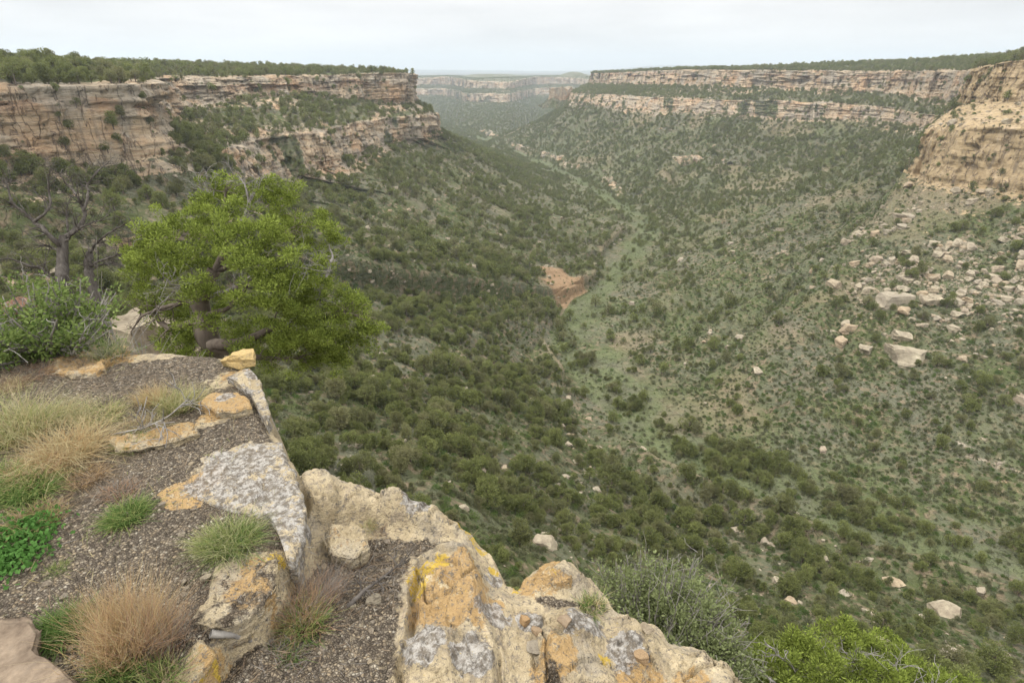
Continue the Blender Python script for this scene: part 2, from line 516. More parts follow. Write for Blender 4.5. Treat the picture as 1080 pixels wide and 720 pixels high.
Rst = [
 ((520, 100), (450, 90), (300, 20), (600, 120), (1400, 200), (3, -22, -36, -64, -132, 6, 24)),
 ((388, 285), (345, 232), (200, 95), (460, 330), (1400, 500), (4, -20, -34, -65, -137, 8, 26)),
 ((322, 384), (288, 324), (157, 127), (400, 430), (1400, 650), (5, -20, -31, -67, -139, 8, 27)),
 ((312, 420), (262, 373), (117, 149), (400, 480), (1400, 770), (1, -22, -35, -67, -141, 9, 28)),
 ((350, 480), (300, 445), (66, 198), (440, 540), (1400, 900), (-2, -28, -42, -64, -147, 13, 34)),
 ((440, 570), (405, 548), (40, 262), (520, 640), (1400, 1000), (-2, -30, -44, -62, -150, 13, 36)),
 ((490, 705), (438, 632), (27, 332), (570, 780), (1400, 1150), (-3, -34, -46, -58, -151, 11, 34)),
 ((496, 838), (457, 759), (84, 440), (560, 920), (1350, 1280), (-4.5, -30, -44, -60, -151, 7, 28)),
 ((430, 918), (402, 832), (144, 591), (480, 1010), (1300, 1400), (-4, -29, -43, -62, -151, 4, 20)),
 ((342, 1030), (309, 905), (138, 690), (390, 1120), (1200, 1500), (-3, -28, -43, -62, -152, -1, 8)),
 ((294, 1218), (243, 981), (127, 768), (345, 1290), (1100, 1600), (-4, -31, -44, -63, -152, -3, 3)),
 ((240, 1434), (175, 1134), (70, 1010), (295, 1480), (1000, 1680), (-9, -34, -46, -63, -152, -8, -6)),
 ((206, 1598), (120, 1300), (0, 1240), (275, 1620), (900, 1760), (-12, -38, -50, -66, -153, -11, -10)),
 ((240, 1750), (170, 1640), (-60, 1500), (300, 1740), (820, 1830), (-14, -42, -55, -75, -156, -14, -13)),
 ((520, 2000), (490, 2100), (250, 2150), (540, 1950), (820, 1920), (-20, -50, -62, -85, -158, -18, -16)),
]
canyon_sheet('canyon_wall_left', Lst, 1, (26, 22, 46, 26, 34, 230), 'long canyon slope and cliff band running from the ledge down to the wash')
canyon_sheet('canyon_wall_right', Rst, 2, (26, 22, 46, 26, 34, 230), 'right side of the canyon with two cliff bands over a wooded slope')
Fst = []
for i, (x, y) in enumerate([(-2600, 2500), (-1700, 2650), (-1250, 2950), (-1000, 2500), (-780, 2450), (-600, 3100), (-350, 3300), (-180, 2700), (-20, 2650), (120, 3300), (330, 3400), (480, 2700), (650, 2500), (1000, 2500), (1500, 2300), (2600, 2500)]):
    Fst.append(((x, y), (x * .97, y - 260), (x * .72, y - 1420), (x * 1.05, y + 250), (x * 1.4, y + 2500), (-42 - 8 * (i % 3), -80, -92, -122, -164, -42 - 6 * (i % 2), -66)))
canyon_sheet('canyon_wall_far', Fst, 3, (14, 14, 26, 20, 18, 80), 'hazy far wall of the canyon under a flat mesa')

# floor under the far junction, plateau to the horizon
n_ = NT('far_floor'); M_FLOOR = n_.done(n_.mix(n_.noise(.02, 6, .7), (.035, .045, .025), (.12, .12, .07)))
n = 60
gx = np.linspace(-3000, 3000, n); gy = np.linspace(1000, 2700, n)
X, Y = np.meshgrid(gx, gy, indexing='ij')
P = np.stack([X, Y, np.full_like(X, -160.)], -1)
P[..., 2] += fbm(P, 400, 3, 2) * 2.5
o = link('canyon_floor', mesh_np('canyon_floor', P.reshape(-1, 3), grid_faces(n, n), M_FLOOR, True, dict(meadow=np.full(n * n, .0), cliff=np.zeros(n * n))))
tag(o, kind='structure')


def far_material():
    n = NT('distant_land')
    c = n.mix(n.noise(.0012, 6, .6), (.035, .05, .03), (.13, .12, .08))
    c = n.mix(n.ramp(n.noise(.004, 5, .6), [(.6, 0), (.75, .6)]), c, (.3, .22, .15))
    return n.done(c)


M_FAR = far_material()
# plateau: a disc sector of rings from 4 km out to 45 km, dropping to the horizon
na, nr = 200, 60
ang = np.linspace(math.radians(-75), math.radians(75), na)
rr = np.geomspace(3600, 16000, nr)
AA, RR = np.meshgrid(ang, rr, indexing='ij')
P = np.stack([np.sin(AA) * RR, np.cos(AA) * RR, -75 - 0 * RR], -1)
P[..., 2] += fbm(P, 3000, 4, 4) * 14
ridge = sstep(.05, .25, AA) * np.exp(-((RR - 12500) / 1300) ** 2) * 120
ridge2 = (1 - sstep(-.1, .5, np.abs(AA + .25))) * np.exp(-((RR - 14500) / 900) ** 2) * 60
P[..., 2] += ridge * sstep(-.2, .3, fbm(P, 5000, 3, 6)) + ridge2
o = link('distant_plateau', mesh_np('distant_plateau', P.reshape(-1, 3), grid_faces(na, nr)[:, ::-1], M_FAR))
tag(o, kind='structure')


def hill(name, c, rad, h, flat=.3, base=-75, seed=1):
    na, nr = 96, 40
    th = np.linspace(0, 2 * math.pi, na, endpoint=False); r = np.linspace(0, 1, nr)
    T, R_ = np.meshgrid(th, r, indexing='ij')
    P = np.stack([np.cos(T) * R_ * rad[0] + c[0], np.sin(T) * R_ * rad[1] + c[1], 0 * T], -1)
    P[..., 2] = base + h * (1 - sstep(flat, 1, R_ + fbm(P, rad[0] * .4, 3, seed) * .12))
    steep = sstep(.3, .9, R_) * (1 - sstep(.9, 1, R_))
    o = link(name, mesh_np(name, P.reshape(-1, 3), grid_faces(na, nr, True), M_TERR, True,
                           dict(cliff=(.1 + .3 * steep).ravel(), meadow=np.zeros(P.size // 3), bare=np.zeros(P.size // 3))))
    tag(o, kind='structure')


kx = ps(606, 80, 3300)
hill('knob_hill', (kx[0], kx[1]), (170, 170), 42, .02, -62, 3)
kx = ps(520, 80, 3500)
hill('low_hill', (kx[0], kx[1]), (420, 300), 28, .2, -62, 4)

# haze
V = np.array([[x, y, z] for x in (-17000, 17000) for y in (-1500, 17000) for z in (-420, 300)], float)
F = np.array([[0, 1, 3, 2], [4, 6, 7, 5], [0, 4, 5, 1], [2, 3, 7, 6], [0, 2, 6, 4], [1, 5, 7, 3]])
mh = bpy.data.materials.new('haze'); mh.use_nodes = True
t = mh.node_tree; t.nodes.clear()
oo = t.nodes.new('ShaderNodeOutputMaterial'); pv = t.nodes.new('ShaderNodeVolumePrincipled')
pv.inputs['Color'].default_value = (.8, .9, 1, 1); pv.inputs['Density'].default_value = .00013
pv.inputs['Anisotropy'].default_value = .55
t.links.new(pv.outputs[0], oo.inputs['Volume'])
o = link('haze', mesh_np('haze', V, F, mh, False)); tag(o, 'thin grey blue haze filling the canyon', None, None, 'stuff')


# broken outcrop band low on the far right slope
def ridge(name, pts, h, w, seed):
    P0 = np.array(pts, float); cum = np.concatenate([[0], np.cumsum(np.linalg.norm(np.diff(P0, axis=0), axis=1))])
    n = int(cum[-1] / 1.5); t = np.linspace(0, cum[-1], n)
    C = np.stack([np.interp(t, cum, P0[:, k]) for k in range(3)], 1)
    C[:, :2] += np.stack([fbm(C, 45, 3, seed), fbm(C, 45, 3, seed + 1)], 1) * 14
    T = np.gradient(C, axis=0); T[:, 2] = 0; T /= np.linalg.norm(T, axis=1)[:, None]
    N = np.stack([T[:, 1], -T[:, 0], 0 * T[:, 0]], 1)
    toward = -C / np.linalg.norm(C, axis=1)[:, None]
    N *= np.sign((N * toward).sum(1))[:, None]
    prof = [(-w, -3), (-w * .6, .55), (-w * .3, .8)] + [(x, .95) for x in np.linspace(-.2, .1, 4) * w] + [(w * .12 + .5 * k, 1 - .125 * k) for k in range(1, 10)] + [(w * .9, -3)]
    hh = h * np.clip(.45 + .9 * fbm(C, 30, 3, seed + 2), .02, 1.6)
    rows = []
    for a, b in prof:
        Q = C + N * a; Q[:, 2] = C[:, 2] + (hh * b if b > 0 else b * 4)
        rows.append(Q)
    P = np.stack(rows, 1)
    P = P + (N[:, None, :] * (cellnoise(P, (5, 5, 2.5), seed)[..., None] * 1.2)) + fbm(P, 5, 3, seed)[..., None] * .8
    o = link(name, mesh_np(name, P.reshape(-1, 3), grid_faces(*P.shape[:2]), M_TERR, True, dict(cliff=np.clip(.45 + .5 * fbm(P, 14, 3, 5), 0, 1).ravel(), meadow=np.zeros(P.size // 3), bare=np.zeros(P.size // 3))))
    tag(o, kind='structure')


_b0 = BVHTree.FromPolygons(np.vstack(BVH_V).tolist(), np.vstack(BVH_F).tolist())
def onground(px, py):
    d = Vector(ps(px, py, 1.0)).normalized(); h = _b0.ray_cast(d * 30, d, 8000)
    return list(h[0] if h[0] is not None else pz(px, py, -150))
ridge('outcrop_hill', [onground(*q) for q in [(505, 137), (530, 147), (560, 158), (585, 166), (612, 178), (640, 192), (668, 210)]], 7, 7, 3)
ridge('outcrop_ridge', [onground(*q) for q in [(700, 170), (740, 168), (775, 172)]], 6, 7, 9)


def butte(px, py0, py1, wpx, s, seed):
    c = ps(px, py1, s); w = wpx / FPX * s / 2; h = (py1 - py0) / FPX * s
    na, nr = 160, 60
    th = np.linspace(0, 2 * math.pi, na, endpoint=False)
    prof = [(r, h) for r in np.linspace(0.01, .92, 14)] + [(.95 + .1 * k / 24, h * (1 - k / 24)) for k in range(25)] + [(1.05 + .9 * k / 12, -h * .8 * k / 12) for k in range(1, 13)]
    rows = []
    for r, z in prof:
        X = np.cos(th) * r * w; Y = np.sin(th) * r * w * .6
        q = np.stack([X, Y, np.full(na, z)], 1)
        n1 = 1 + .16 * fbm(np.stack([np.cos(th) * 2, np.sin(th) * 2, 0 * th + z * .004], 1), .6, 3, seed)
        q[:, :2] *= n1[:, None]; rows.append(q + c)
    P = np.stack(rows, 1)
    P[..., 2] += fbm(P, 14, 3, seed) * h * .22
    P[..., :2] += np.stack([cellnoise(P, (5, 5, 6), seed), cellnoise(P, (5, 5, 6), seed + 1)], -1) * 1.5
    kk = np.array([1.] * 39 + [.2] * 12)
    me = mesh_np('sandstone_butte', P.reshape(-1, 3), grid_faces(na, P.shape[1], True), M_TERR, True, dict(cliff=np.broadcast_to(kk, P.shape[:2]).ravel(), meadow=np.zeros(P.size // 3), bare=np.zeros(P.size // 3)))
    o = link('butte_hill', me); tag(o, kind='structure')


butte(592, 94, 104, 24, 1330, 4)

# ------------------------------------------------------------------ vegetation meshes
def tube(pts, rad, ns=6):
    """returns V, F (quads) of a tapered tube along pts"""
    pts = np.asarray(pts, float); n = len(pts)
    T = np.gradient(pts, axis=0); T /= np.linalg.norm(T, axis=1)[:, None] + 1e-9
    ref = np.array([.3, .2, 1.]) if abs(T[0][2]) < .8 else np.array([1., .1, 0])
    A = np.cross(T, ref); A /= np.linalg.norm(A, axis=1)[:, None] + 1e-9
    B = np.cross(T, A)
    th = np.linspace(0, 2 * math.pi, ns, endpoint=False)
    r = np.asarray(rad, float).reshape(-1, 1, 1) * np.ones((n, 1, 1))
    V = pts[:, None, :] + r * (A[:, None, :] * np.cos(th)[None, :, None] + B[:, None, :] * np.sin(th)[None, :, None])
    a = np.arange(n * ns).reshape(n, ns); b = np.roll(a, -1, 1)
    F = np.stack([a[:-1], b[:-1], b[1:], a[1:]], -1).reshape(-1, 4)
    return V.reshape(-1, 3), F


class Acc:
    def __init__(self): self.V = []; self.F = []; self.A = []; self.n = 0
    def add(self, V, F, a=0.):
        self.V.append(V); self.F.append(F + self.n); self.n += len(V)
        self.A.append(np.broadcast_to(np.asarray(a, float), (len(V),)))
    def mesh(self, name, mat, smooth=True, attr='tint'):
        return mesh_np(name, np.vstack(self.V), np.vstack(self.F), mat, smooth, {attr: np.concatenate(self.A)})


def rdir(n, rng=RNG):
    v = rng.normal(size=(n, 3)); return v / np.linalg.norm(v, axis=1)[:, None]


def blades(C, D, L, Wd, rng=RNG, tint=None, bend=0.):
    """flat leaf quads from base C along D, length L, width Wd"""
    n = len(C)
    D = D / (np.linalg.norm(D, axis=1)[:, None] + 1e-9)
    S = np.cross(D, rdir(n, rng)); S /= np.linalg.norm(S, axis=1)[:, None] + 1e-9
    L = np.broadcast_to(L, (n,))[:, None]; Wd = np.broadcast_to(Wd, (n,))[:, None]
    m = C + D * L * .55
    V = np.stack([C - S * Wd * .15, m - S * Wd * .5, C + D * L, m + S * Wd * .5], 1).reshape(-1, 3)
    F = np.arange(n * 4).reshape(n, 4)
    t = np.zeros(n) if tint is None else tint
    return V, F, np.repeat(t, 4)


def crown_mesh(name, mat, rng, lobes, per, L, Wd, up=.35):
    """lobes: list (cx,cy,cz,rx,rz). leaf sprays spread through the shell of every lobe"""
    acc = Acc()
    for (cx, cy, cz, rx, rz) in lobes:
        d = rdir(per, rng); rad = rng.uniform(.35, 1.05, per) ** .6
        lump = 1 + .22 * vnoise(d * 3 + cx, 1.0, 5)
        C = np.stack([cx + d[:, 0] * rx * rad * lump, cy + d[:, 1] * rx * rad * lump, cz + d[:, 2] * rz * rad * lump], 1)
        D = d + np.array([0, 0, up]) + rdir(per, rng) * .6
        tn = rng.uniform(-.5, .5) + rng.normal(0, .3, per)
        V, F, t = blades(C, D, L * rng.uniform(.6, 1.3, per), Wd * rng.uniform(.6, 1.3, per), rng, tn)
        acc.add(V, F, t)
    return acc.mesh(name, mat, False)


def leaf_material(name, dark, light, alt=None, var=.35, rand=True):
    n = NT(name)
    f = n.math('ADD', n.math('MULTIPLY', n.attr('tint'), .5), .5, True)
    c = n.mix(f, dark, light)
    if rand:
        r = n.rand()
        if alt: c = n.mix(n.math('MULTIPLY', n.ramp(r, [(.5, 0), (1, 1)]), .8), c, alt)
        c = n.mix(n.math('MULTIPLY', n.ramp(n.math('FRACT', n.math('MULTIPLY', r, 7.3)), [(0, 1), (1, 0)]), var), c, tuple(x * .45 for x in dark))
    tr = n.t.nodes.new('ShaderNodeBsdfTranslucent'); n.l(c, tr.inputs[0])
    ms = n.t.nodes.new('ShaderNodeMixShader'); ms.inputs[0].default_value = .34
    n.done(c, None, .75, .15)
    n.l(n.b.outputs[0], ms.inputs[1]); n.l(tr.outputs[0], ms.inputs[2]); n.l(ms.outputs[0], n.out.inputs[0])
    return n.m


def bark_material(name, a, b, scale=30):
    n = NT(name)
    g = n.noise(1, 5, .65, vec=n.mapping((scale, scale, scale * .25)))
    c = n.mix(n.ramp(g, [(.3, 0), (.7, 1)]), a, b)
    return n.done(c, n.bump(g, .6, .01), .95, .1)


M_JUN = leaf_material('juniper_foliage', (.095, .115, .038), (.28, .305, .105), (.235, .22, .12), .4)
M_SAGE = leaf_material('sagebrush_foliage', (.115, .125, .065), (.23, .235, .135), (.14, .17, .06), .3)
M_HERB = leaf_material('herb_foliage', (.07, .12, .03), (.15, .22, .06), (.15, .19, .06), .3)
M_BARK = bark_material('juniper_bark', (.07, .055, .045), (.19, .16, .13), 8)


def tree_proto(k, faces, L, Wd, H=4.2):
    """returns crown mesh, trunk mesh; stands on z = 0"""
    rng = np.random.default_rng(100 + k)
    n = 8 + k % 3 * 2
    lobes = [(0, 0, H * .62, H * .24, H * .3)]
    wide = [1.0, 1.2, .85, 1.35, 1.05][k % 5]
    for i in range(n):
        a = rng.uniform(0, 6.28); r = rng.uniform(.12, .34) * H * wide; z = rng.uniform(.26, .86) * H
        r *= 1.15 - .75 * max(0, (z / H - .5) * 2) ** 1.5
        q = rng.uniform(.13, .22) * H
        lobes.append((math.cos(a) * r, math.sin(a) * r, z, q, q * rng.uniform(.75, 1.2)))
    cm = crown_mesh('crown', M_JUN, rng, lobes, faces // len(lobes), L, Wd)
    acc = Acc()
    pts = np.array([[0, 0, -.5], [.06, .03, H * .2], [-.05, .1, H * .45], [.05, .02, H * .75]])
    acc.add(*tube(pts, [H * .05, H * .04, H * .028, H * .008], 6))
    for (cx, cy, cz, rx, rz) in lobes[1:]:
        z0 = min(cz * .6, H * .5)
        acc.add(*tube(np.array([[0, .05, z0], [cx * .5, cy * .5, (z0 + cz) / 2 + .05 * H], [cx, cy, cz]]), [H * .02, H * .013, H * .004], 4))
    tm = acc.mesh('trunk', M_BARK)
    return cm, tm


def rock_mesh(name, mat, k, n=2, sub=3, flat=.6):
    """angular block: cube sphere cut by random planes"""
    rng = np.random.default_rng(500 + k)
    import bmesh
    bm = bmesh.new(); bmesh.ops.create_cube(bm, size=1.0)
    bmesh.ops.subdivide_edges(bm, edges=bm.edges[:], cuts=2 ** sub - 1, use_grid_fill=True)
    V = np.array([v.co[:] for v in bm.verts]); F = np.array([[l.index for l in f.verts] for f in bm.faces])
    bm.free()
    V = V * np.array([1, rng.uniform(.6, .95), rng.uniform(.4, .4 + flat * .5)])
    for i in range(9):
        d = rdir(1, rng)[0]; c = rng.uniform(.27, .42)
        h = V @ d
        V = V - np.maximum(h - c, 0)[:, None] * d * .95
    V = V + fbm(V, .35, 3, k)[:, None] * .05 * (V / (np.linalg.norm(V, axis=1)[:, None] + 1e-6))
    V = V + cellnoise(V + fbm(V, .5, 2, 3)[:, None] * .1, (3, 3, .12), k)[:, None] * np.array([.02, .02, 0])
    V[:, 2] -= V[:, 2].min() + .2
    return mesh_np(name, V, F, mat, False)


def rock_material(name='talus_rock', dark=(.18, .15, .11), light=(.41, .36, .26), tint=(.36, .25, .15), k=1.0):
    n = NT(name)
    r = n.rand()
    c = n.mix(n.ramp(n.noise(2.2 * k, 5, .7), [(.35, 0), (.65, 1)]), dark, light)
    c = n.mix(n.math('MULTIPLY', n.ramp(r, [(.55, 0), (1, 1)]), .5), c, tint)
    c = n.mix(n.math('MULTIPLY', n.ramp(n.math('FRACT', n.math('MULTIPLY', r, 5.7)), [(.4, 0), (1, 1)]), .5), c, (.25, .22, .18))
    c = n.mix(n.ramp(n.noise(7 * k, 4, .75), [(.52, 0), (.68, .5)]), c, (.16, .13, .1))
    g = n.noise(1, 5, .7, vec=n.mapping((3 * k, 3 * k, 14 * k)))
    return n.done(c, n.bump(g, .6, .08 / k), .95, .1)


M_ROCK = rock_material()
HID = bpy.data.collections.new('prototype_store')        # not linked to the scene


def joined(name, meshes):
    Vs, Fs, Ms, Ts, off = [], [], [], [], 0
    mats = []
    for me in meshes:
        n = len(me.vertices); v = np.empty(n * 3, np.float32); me.vertices.foreach_get('co', v)
        f = np.empty(len(me.loops), np.int32); me.loops.foreach_get('vertex_index', f)
        t = np.zeros(n, np.float32)
        if 'tint' in me.attributes: me.attributes['tint'].data.foreach_get('value', t)
        m = me.materials[0]
        if m not in mats: mats.append(m)
        Vs.append(v.reshape(-1, 3)); f = f.reshape(-1, 4) + off; Fs.append(f); Ms += [mats.index(m)] * len(f); Ts.append(t); off += n
    me = mesh_np(name, np.vstack(Vs), np.vstack(Fs), None, False, {'tint': np.concatenate(Ts)})
    for m in mats: me.materials.append(m)
    me.polygons.foreach_set('material_index', np.array(Ms, np.int32))
    return me


def proto_collection(name, meshes):
    c = bpy.data.collections.new(name)
    for i, me in enumerate(meshes):
        c.objects.link(bpy.data.objects.new('%s_%02d' % (name, i), me))
    return c


def scatter_object(name, pts, scl, rot, kind, coll, label, tilt=None):
    me = bpy.data.meshes.new(name)
    me.vertices.add(len(pts)); me.vertices.foreach_set('co', np.ascontiguousarray(pts, np.float32).ravel())
    for an, av in (('scl', scl), ('rot', rot)):
        a = me.attributes.new(an, 'FLOAT', 'POINT'); a.data.foreach_set('value', np.ascontiguousarray(av, np.float32))
    a = me.attributes.new('pick', 'INT', 'POINT'); a.data.foreach_set('value', np.ascontiguousarray(kind, np.int32))
    o = link(name, me)
    ng = bpy.data.node_groups.new(name + '_scatter', 'GeometryNodeTree')
    ng.interface.new_socket('Geometry', in_out='INPUT', socket_type='NodeSocketGeometry')
    ng.interface.new_socket('Geometry', in_out='OUTPUT', socket_type='NodeSocketGeometry')
    N = ng.nodes.new; LK = ng.links.new
    gi, go = N('NodeGroupInput'), N('NodeGroupOutput')
    ip = N('GeometryNodeInstanceOnPoints'); ci = N('GeometryNodeCollectionInfo')
    ci.inputs['Collection'].default_value = coll
    ci.inputs['Separate Children'].default_value = True; ci.inputs['Reset Children'].default_value = True
    def named(nm, ty):
        x = N('GeometryNodeInputNamedAttribute'); x.data_type = ty; x.inputs['Name'].default_value = nm
        return x.outputs['Attribute']
    cx = N('ShaderNodeCombineXYZ'); LK(named('rot', 'FLOAT'), cx.inputs['Z'])
    e2r = N('FunctionNodeEulerToRotation'); LK(cx.outputs[0], e2r.inputs[0])
    m2p = N('GeometryNodeMeshToPoints')
    LK(gi.outputs[0], m2p.inputs['Mesh']); LK(m2p.outputs[0], ip.inputs['Points'])
    LK(ci.outputs[0], ip.inputs['Instance']); ip.inputs['Pick Instance'].default_value = True
    LK(named('pick', 'INT'), ip.inputs['Instance Index'])
    LK(e2r.outputs[0], ip.inputs['Rotation'])
    LK(named('scl', 'FLOAT'), ip.inputs['Scale'])
    LK(ip.outputs[0], go.inputs[0])
    md = o.modifiers.new('scatter', 'NODES'); md.node_group = ng
    tag(o, label, None, None, 'stuff')
    return o


# ------------------------------------------------------------------ scatter points on the loft sheets
def sample_sheet(S, n, rng):
    V, F = S['V'], S['F']
    a, b, c, d = (V[F[:, k]] for k in range(4))
    N = np.cross(c - a, d - b); ar = np.linalg.norm(N, axis=1) * .5
    N /= (2 * ar)[:, None] + 1e-9
    cen = (a + b + c + d) / 4
    px, py, dep = project(cen)
    ok = (dep > 5) & (px > -120) & (px < 1200) & (py > -40) & (py < 860)
    w = ar * ok
    return cen, N, w, px, py, dep


def pick(S, density, rng, cache={}):
    """density(cen, N, dep, S, F0) -> points per m2"""
    k = S['name']
    if k not in cache: cache[k] = sample_sheet(S, 0, rng)
    cen, N, w, px, py, dep = cache[k]
    F0 = S['F'][:, 0]
    lam = density(cen, N, dep, S, F0) * w
    cnt = rng.poisson(np.clip(lam, 0, 60))
    idx = np.repeat(np.arange(len(cen)), cnt)
    V, F = S['V'], S['F'][idx]
    u = rng.uniform(size=(len(idx), 1)); v = rng.uniform(size=(len(idx), 1))
    P = (V[F[:, 0]] * (1 - u) + V[F[:, 1]] * u) * (1 - v) + (V[F[:, 3]] * (1 - u) + V[F[:, 2]] * u) * v
    return P, N[idx], idx


def d_trees(cen, N, dep, S, F0):
    kd = S['kinds'][F0]; tv = S['tv'][F0]; side = S['side']
    cl = fbm(cen, 34, 3, 201)
    if side == 1:
        base = .046 + .05 * cl + .03 * fbm(cen, 13, 2, 205)
        base = np.where((kd == 3), .06 + .03 * cl, base)
    elif side == 2:
        # thin near the promontory and the wash, thick on the far slopes
        d2 = np.linalg.norm(cen[:, :2] - np.array([250, 260]), axis=1)
        base = .007 + .045 * sstep(150, 420, d2) + .016 * cl
        base = np.where(kd == 3, .05 * (1 - .85 * (S['cliff'][F0] > .8)), base)
    else:
        base = np.full(len(cen), .03)
    base = np.where(kd <= 1, np.where(side == 3, .004, .06), base)
    base = np.where((kd == 0) & (dep > 400), .05 * np.clip(500 / dep, .25, 1), base)
    base = np.where((kd == 5) & (tv > .9), base * (1 - .93 * sstep(.9, .95, tv)), base)
    steep = sstep(.45, .75, np.abs(N[:, 2]))
    base = np.where((kd == 2) | (kd == 4), .005 + (kd == 4) * .02 * (S['cliff'][F0] < .5), base * (steep * .97 + .03))
    base = base * (1 - S['bare'][F0] * (.97 if side == 1 else .75))
    horiz = np.linalg.norm(cen[:, :2], axis=1)
    base = base * (horiz > 34)
    return np.clip(base, 0, 1)


def d_shrubs(cen, N, dep, S, F0):
    kd = S['kinds'][F0]; tv = S['tv'][F0]; side = S['side']
    cl = fbm(cen, 18, 3, 211)
    base = np.where(kd == 5, (.10 if side == 1 else .2) + .09 * cl, .03)
    base = base * np.clip((330 / np.maximum(dep, 60)) ** 1.6, 0, 2.2)
    base = np.where(dep > 850, 0, base)
    base = np.where((kd == 2) | (kd == 4), .01, base)
    base = np.where((kd == 5) & (tv > .92), base * .25, base)
    base = base * (1 - S['bare'][F0] * .7)
    base = base * (np.linalg.norm(cen[:, :2], axis=1) > 30)
    return np.clip(base * (kd >= 2), 0, 1)


def d_rocks(cen, N, dep, S, F0):
    kd = S['kinds'][F0]; tv = S['tv'][F0]; side = S['side']
    cl = fbm(cen, 30, 3, 221); c2 = fbm(cen, 9, 2, 231)
    base = .012 * (1 - sstep(0, .7, tv)) + .03 * sstep(.15, .5, cl)
    if side == 2:
        d2 = np.linalg.norm((cen[:, :2] - np.array([262, 290])) * [1.1, 1], axis=1)
        base = base + .16 * (1 - sstep(30, 110, d2)) * sstep(-.3, .2, cl + c2 * .5)
        d3 = np.linalg.norm((cen[:, :2] - np.array([235, 245])), axis=1)
        base = base + .1 * (1 - sstep(20, 60, d3))
        base = base * .4 + .008 * sstep(0, .3, cl)
        base = base + .75 * (1 - sstep(30, 100, d2)) * sstep(-.3, .2, cl + c2 * .5)
    else:
        base = base + .02 * sstep(0, .3, c2)
    base = base * np.where(dep > 600, .5, 1)
    base = np.where(kd == 3, .02, base); base = np.where(kd <= 1, .001, base)
    base = np.where((kd == 2) | (kd == 4), 0, base)
    base = base * (tv < .93) * (np.linalg.norm(cen[:, :2], axis=1) > 30) * (dep < 1500)
    return np.clip(base, 0, 1)


rng = np.random.default_rng(5)
TR, SH, RK = [], [], []
for S in SURF:
    TR.append(pick(S, d_trees, rng)); SH.append(pick(S, d_shrubs, rng)); RK.append(pick(S, d_rocks, rng))
side_of = np.concatenate([np.full(len(t[0]), S['side']) for t, S in zip(TR, SURF)])
TP = np.concatenate([t[0] for t in TR]); SHP = np.concatenate([t[0] for t in SH]); RP = np.concatenate([t[0] for t in RK])
rk_side = np.concatenate([np.full(len(t[0]), S['side']) for t, S in zip(RK, SURF)])
print('trees', len(TP), 'shrubs', len(SHP), 'rocks', len(RP))
T_s = np.clip(rng.lognormal(-.16, .42, len(TP)), .3, 1.9)          # of a 4.2 m tree
T_s = np.where(side_of == 1, T_s * np.clip(.72 + .28 * sstep(60, 260, np.linalg.norm(TP, axis=1)), .72, 1), T_s)
T_s = T_s * np.where(np.linalg.norm(TP, axis=1) > 420, .82, 1)
T_r = rng.uniform(0, 6.28, len(TP))
S_s = np.clip(rng.lognormal(-.1, .4, len(SHP)), .4, 2.2)
R_s = np.clip(rng.pareto(1.9, len(RP)) * .6 + .35, .35, 6)
R_s = np.where((rk_side == 1), np.minimum(R_s, 3.2), R_s)
R_r = rng.uniform(0, 6.28, len(RP))

# the boulders the photograph singles out: (px, py, size in px, label)
HERO_ROCKS = [
 (940, 312, 30, 'broad tan boulder with a rounded top, largest in the upper row of fallen rocks', 11),
 (955, 368, 36, 'big grey brown slab lying tilted, lowest and widest block of the right boulder field', 12),
 (893, 346, 17, 'pale cream block with a pointed top left of the big tilted slab', 13),
 (887, 358, 13, 'small brown block just under the pale cream block', 14),
 (912, 365, 16, 'flat tan block between the cream block and the big tilted slab', 15),
 (951, 353, 15, 'smooth tan stone touching the upper edge of the big tilted slab', 16),
 (957, 291, 17, 'orange tan boulder above the broad rounded boulder', 17),
 (985, 290, 16, 'dark shaded boulder right of the orange tan boulder', 18),
 (880, 299, 14, 'tan boulder at the left end of the upper row of fallen rocks', 19),
 (916, 303, 13, 'squat brown boulder left of the broad rounded boulder', 20),
 (980, 311, 20, 'long orange and grey slab right of the broad rounded boulder', 21),
 (800, 389, 11, 'lone white stone out on the green slope left of the boulder field', 22),
 (1074, 415, 18, 'grey boulder cut by the right edge of the picture', 23),
 (1007, 345, 12, 'small cream stone on the right of the boulder field', 24),
 (893, 254, 12, 'orange brown block high on the slope below the cliff promontory', 26),
 (953, 224, 20, 'long pale boulder high on the slope just under the promontory', 27),
 (1015, 377, 9, 'little square tan block alone below the boulder field', 28),
 (573, 568, 27, 'large grey tan boulder among shrubs just past the edge of the ledge', 29),
 (865, 586, 12, 'pale pointed slab among junipers on the slope right of the ledge', 30),
 (917, 588, 7, 'small bright white stone between junipers on the lower slope', 31),
 (940, 610, 20, 'thin light slab lying downhill among the lower junipers', 32),
 (1000, 640, 27, 'long narrow outcrop slab with broken end among junipers at lower right', 33),
 (536, 514, 11, 'tan boulder in the green scrub above the rounded ledge rock', 34),
 (490, 600, 1, '', 0),
]

# ------------------------------------------------------------------ visibility
bvh = BVHTree.FromPolygons(np.vstack(BVH_V).tolist(), np.vstack(BVH_F).tolist())
ORIG = Vector((0, 0, 0))


def visible(P, lift=0.):
    v = Vector((P[0], P[1], P[2] + lift)); d = v.length
    hit = bvh.ray_cast(ORIG, v / d, d - 2.0)
    return hit[0] is None


def ground_at(px, py):
    d = Vector(ps(px, py, 1.0)).normalized()
    h = bvh.ray_cast(ORIG + d * 30, d, 8000)
    return None if h[0] is None else np.array(h[0])


# edge of the ledge in the picture: things below it are hidden from the camera (only used to decide what becomes an object of its own)
EDGE = [(0, 365), (135, 362), (262, 378), (285, 430), (325, 500), (430, 520), (500, 550), (545, 605), (600, 580), (640, 620), (700, 655), (780, 690), (1000, 720), (1080, 720)]
ex, ey = zip(*EDGE)


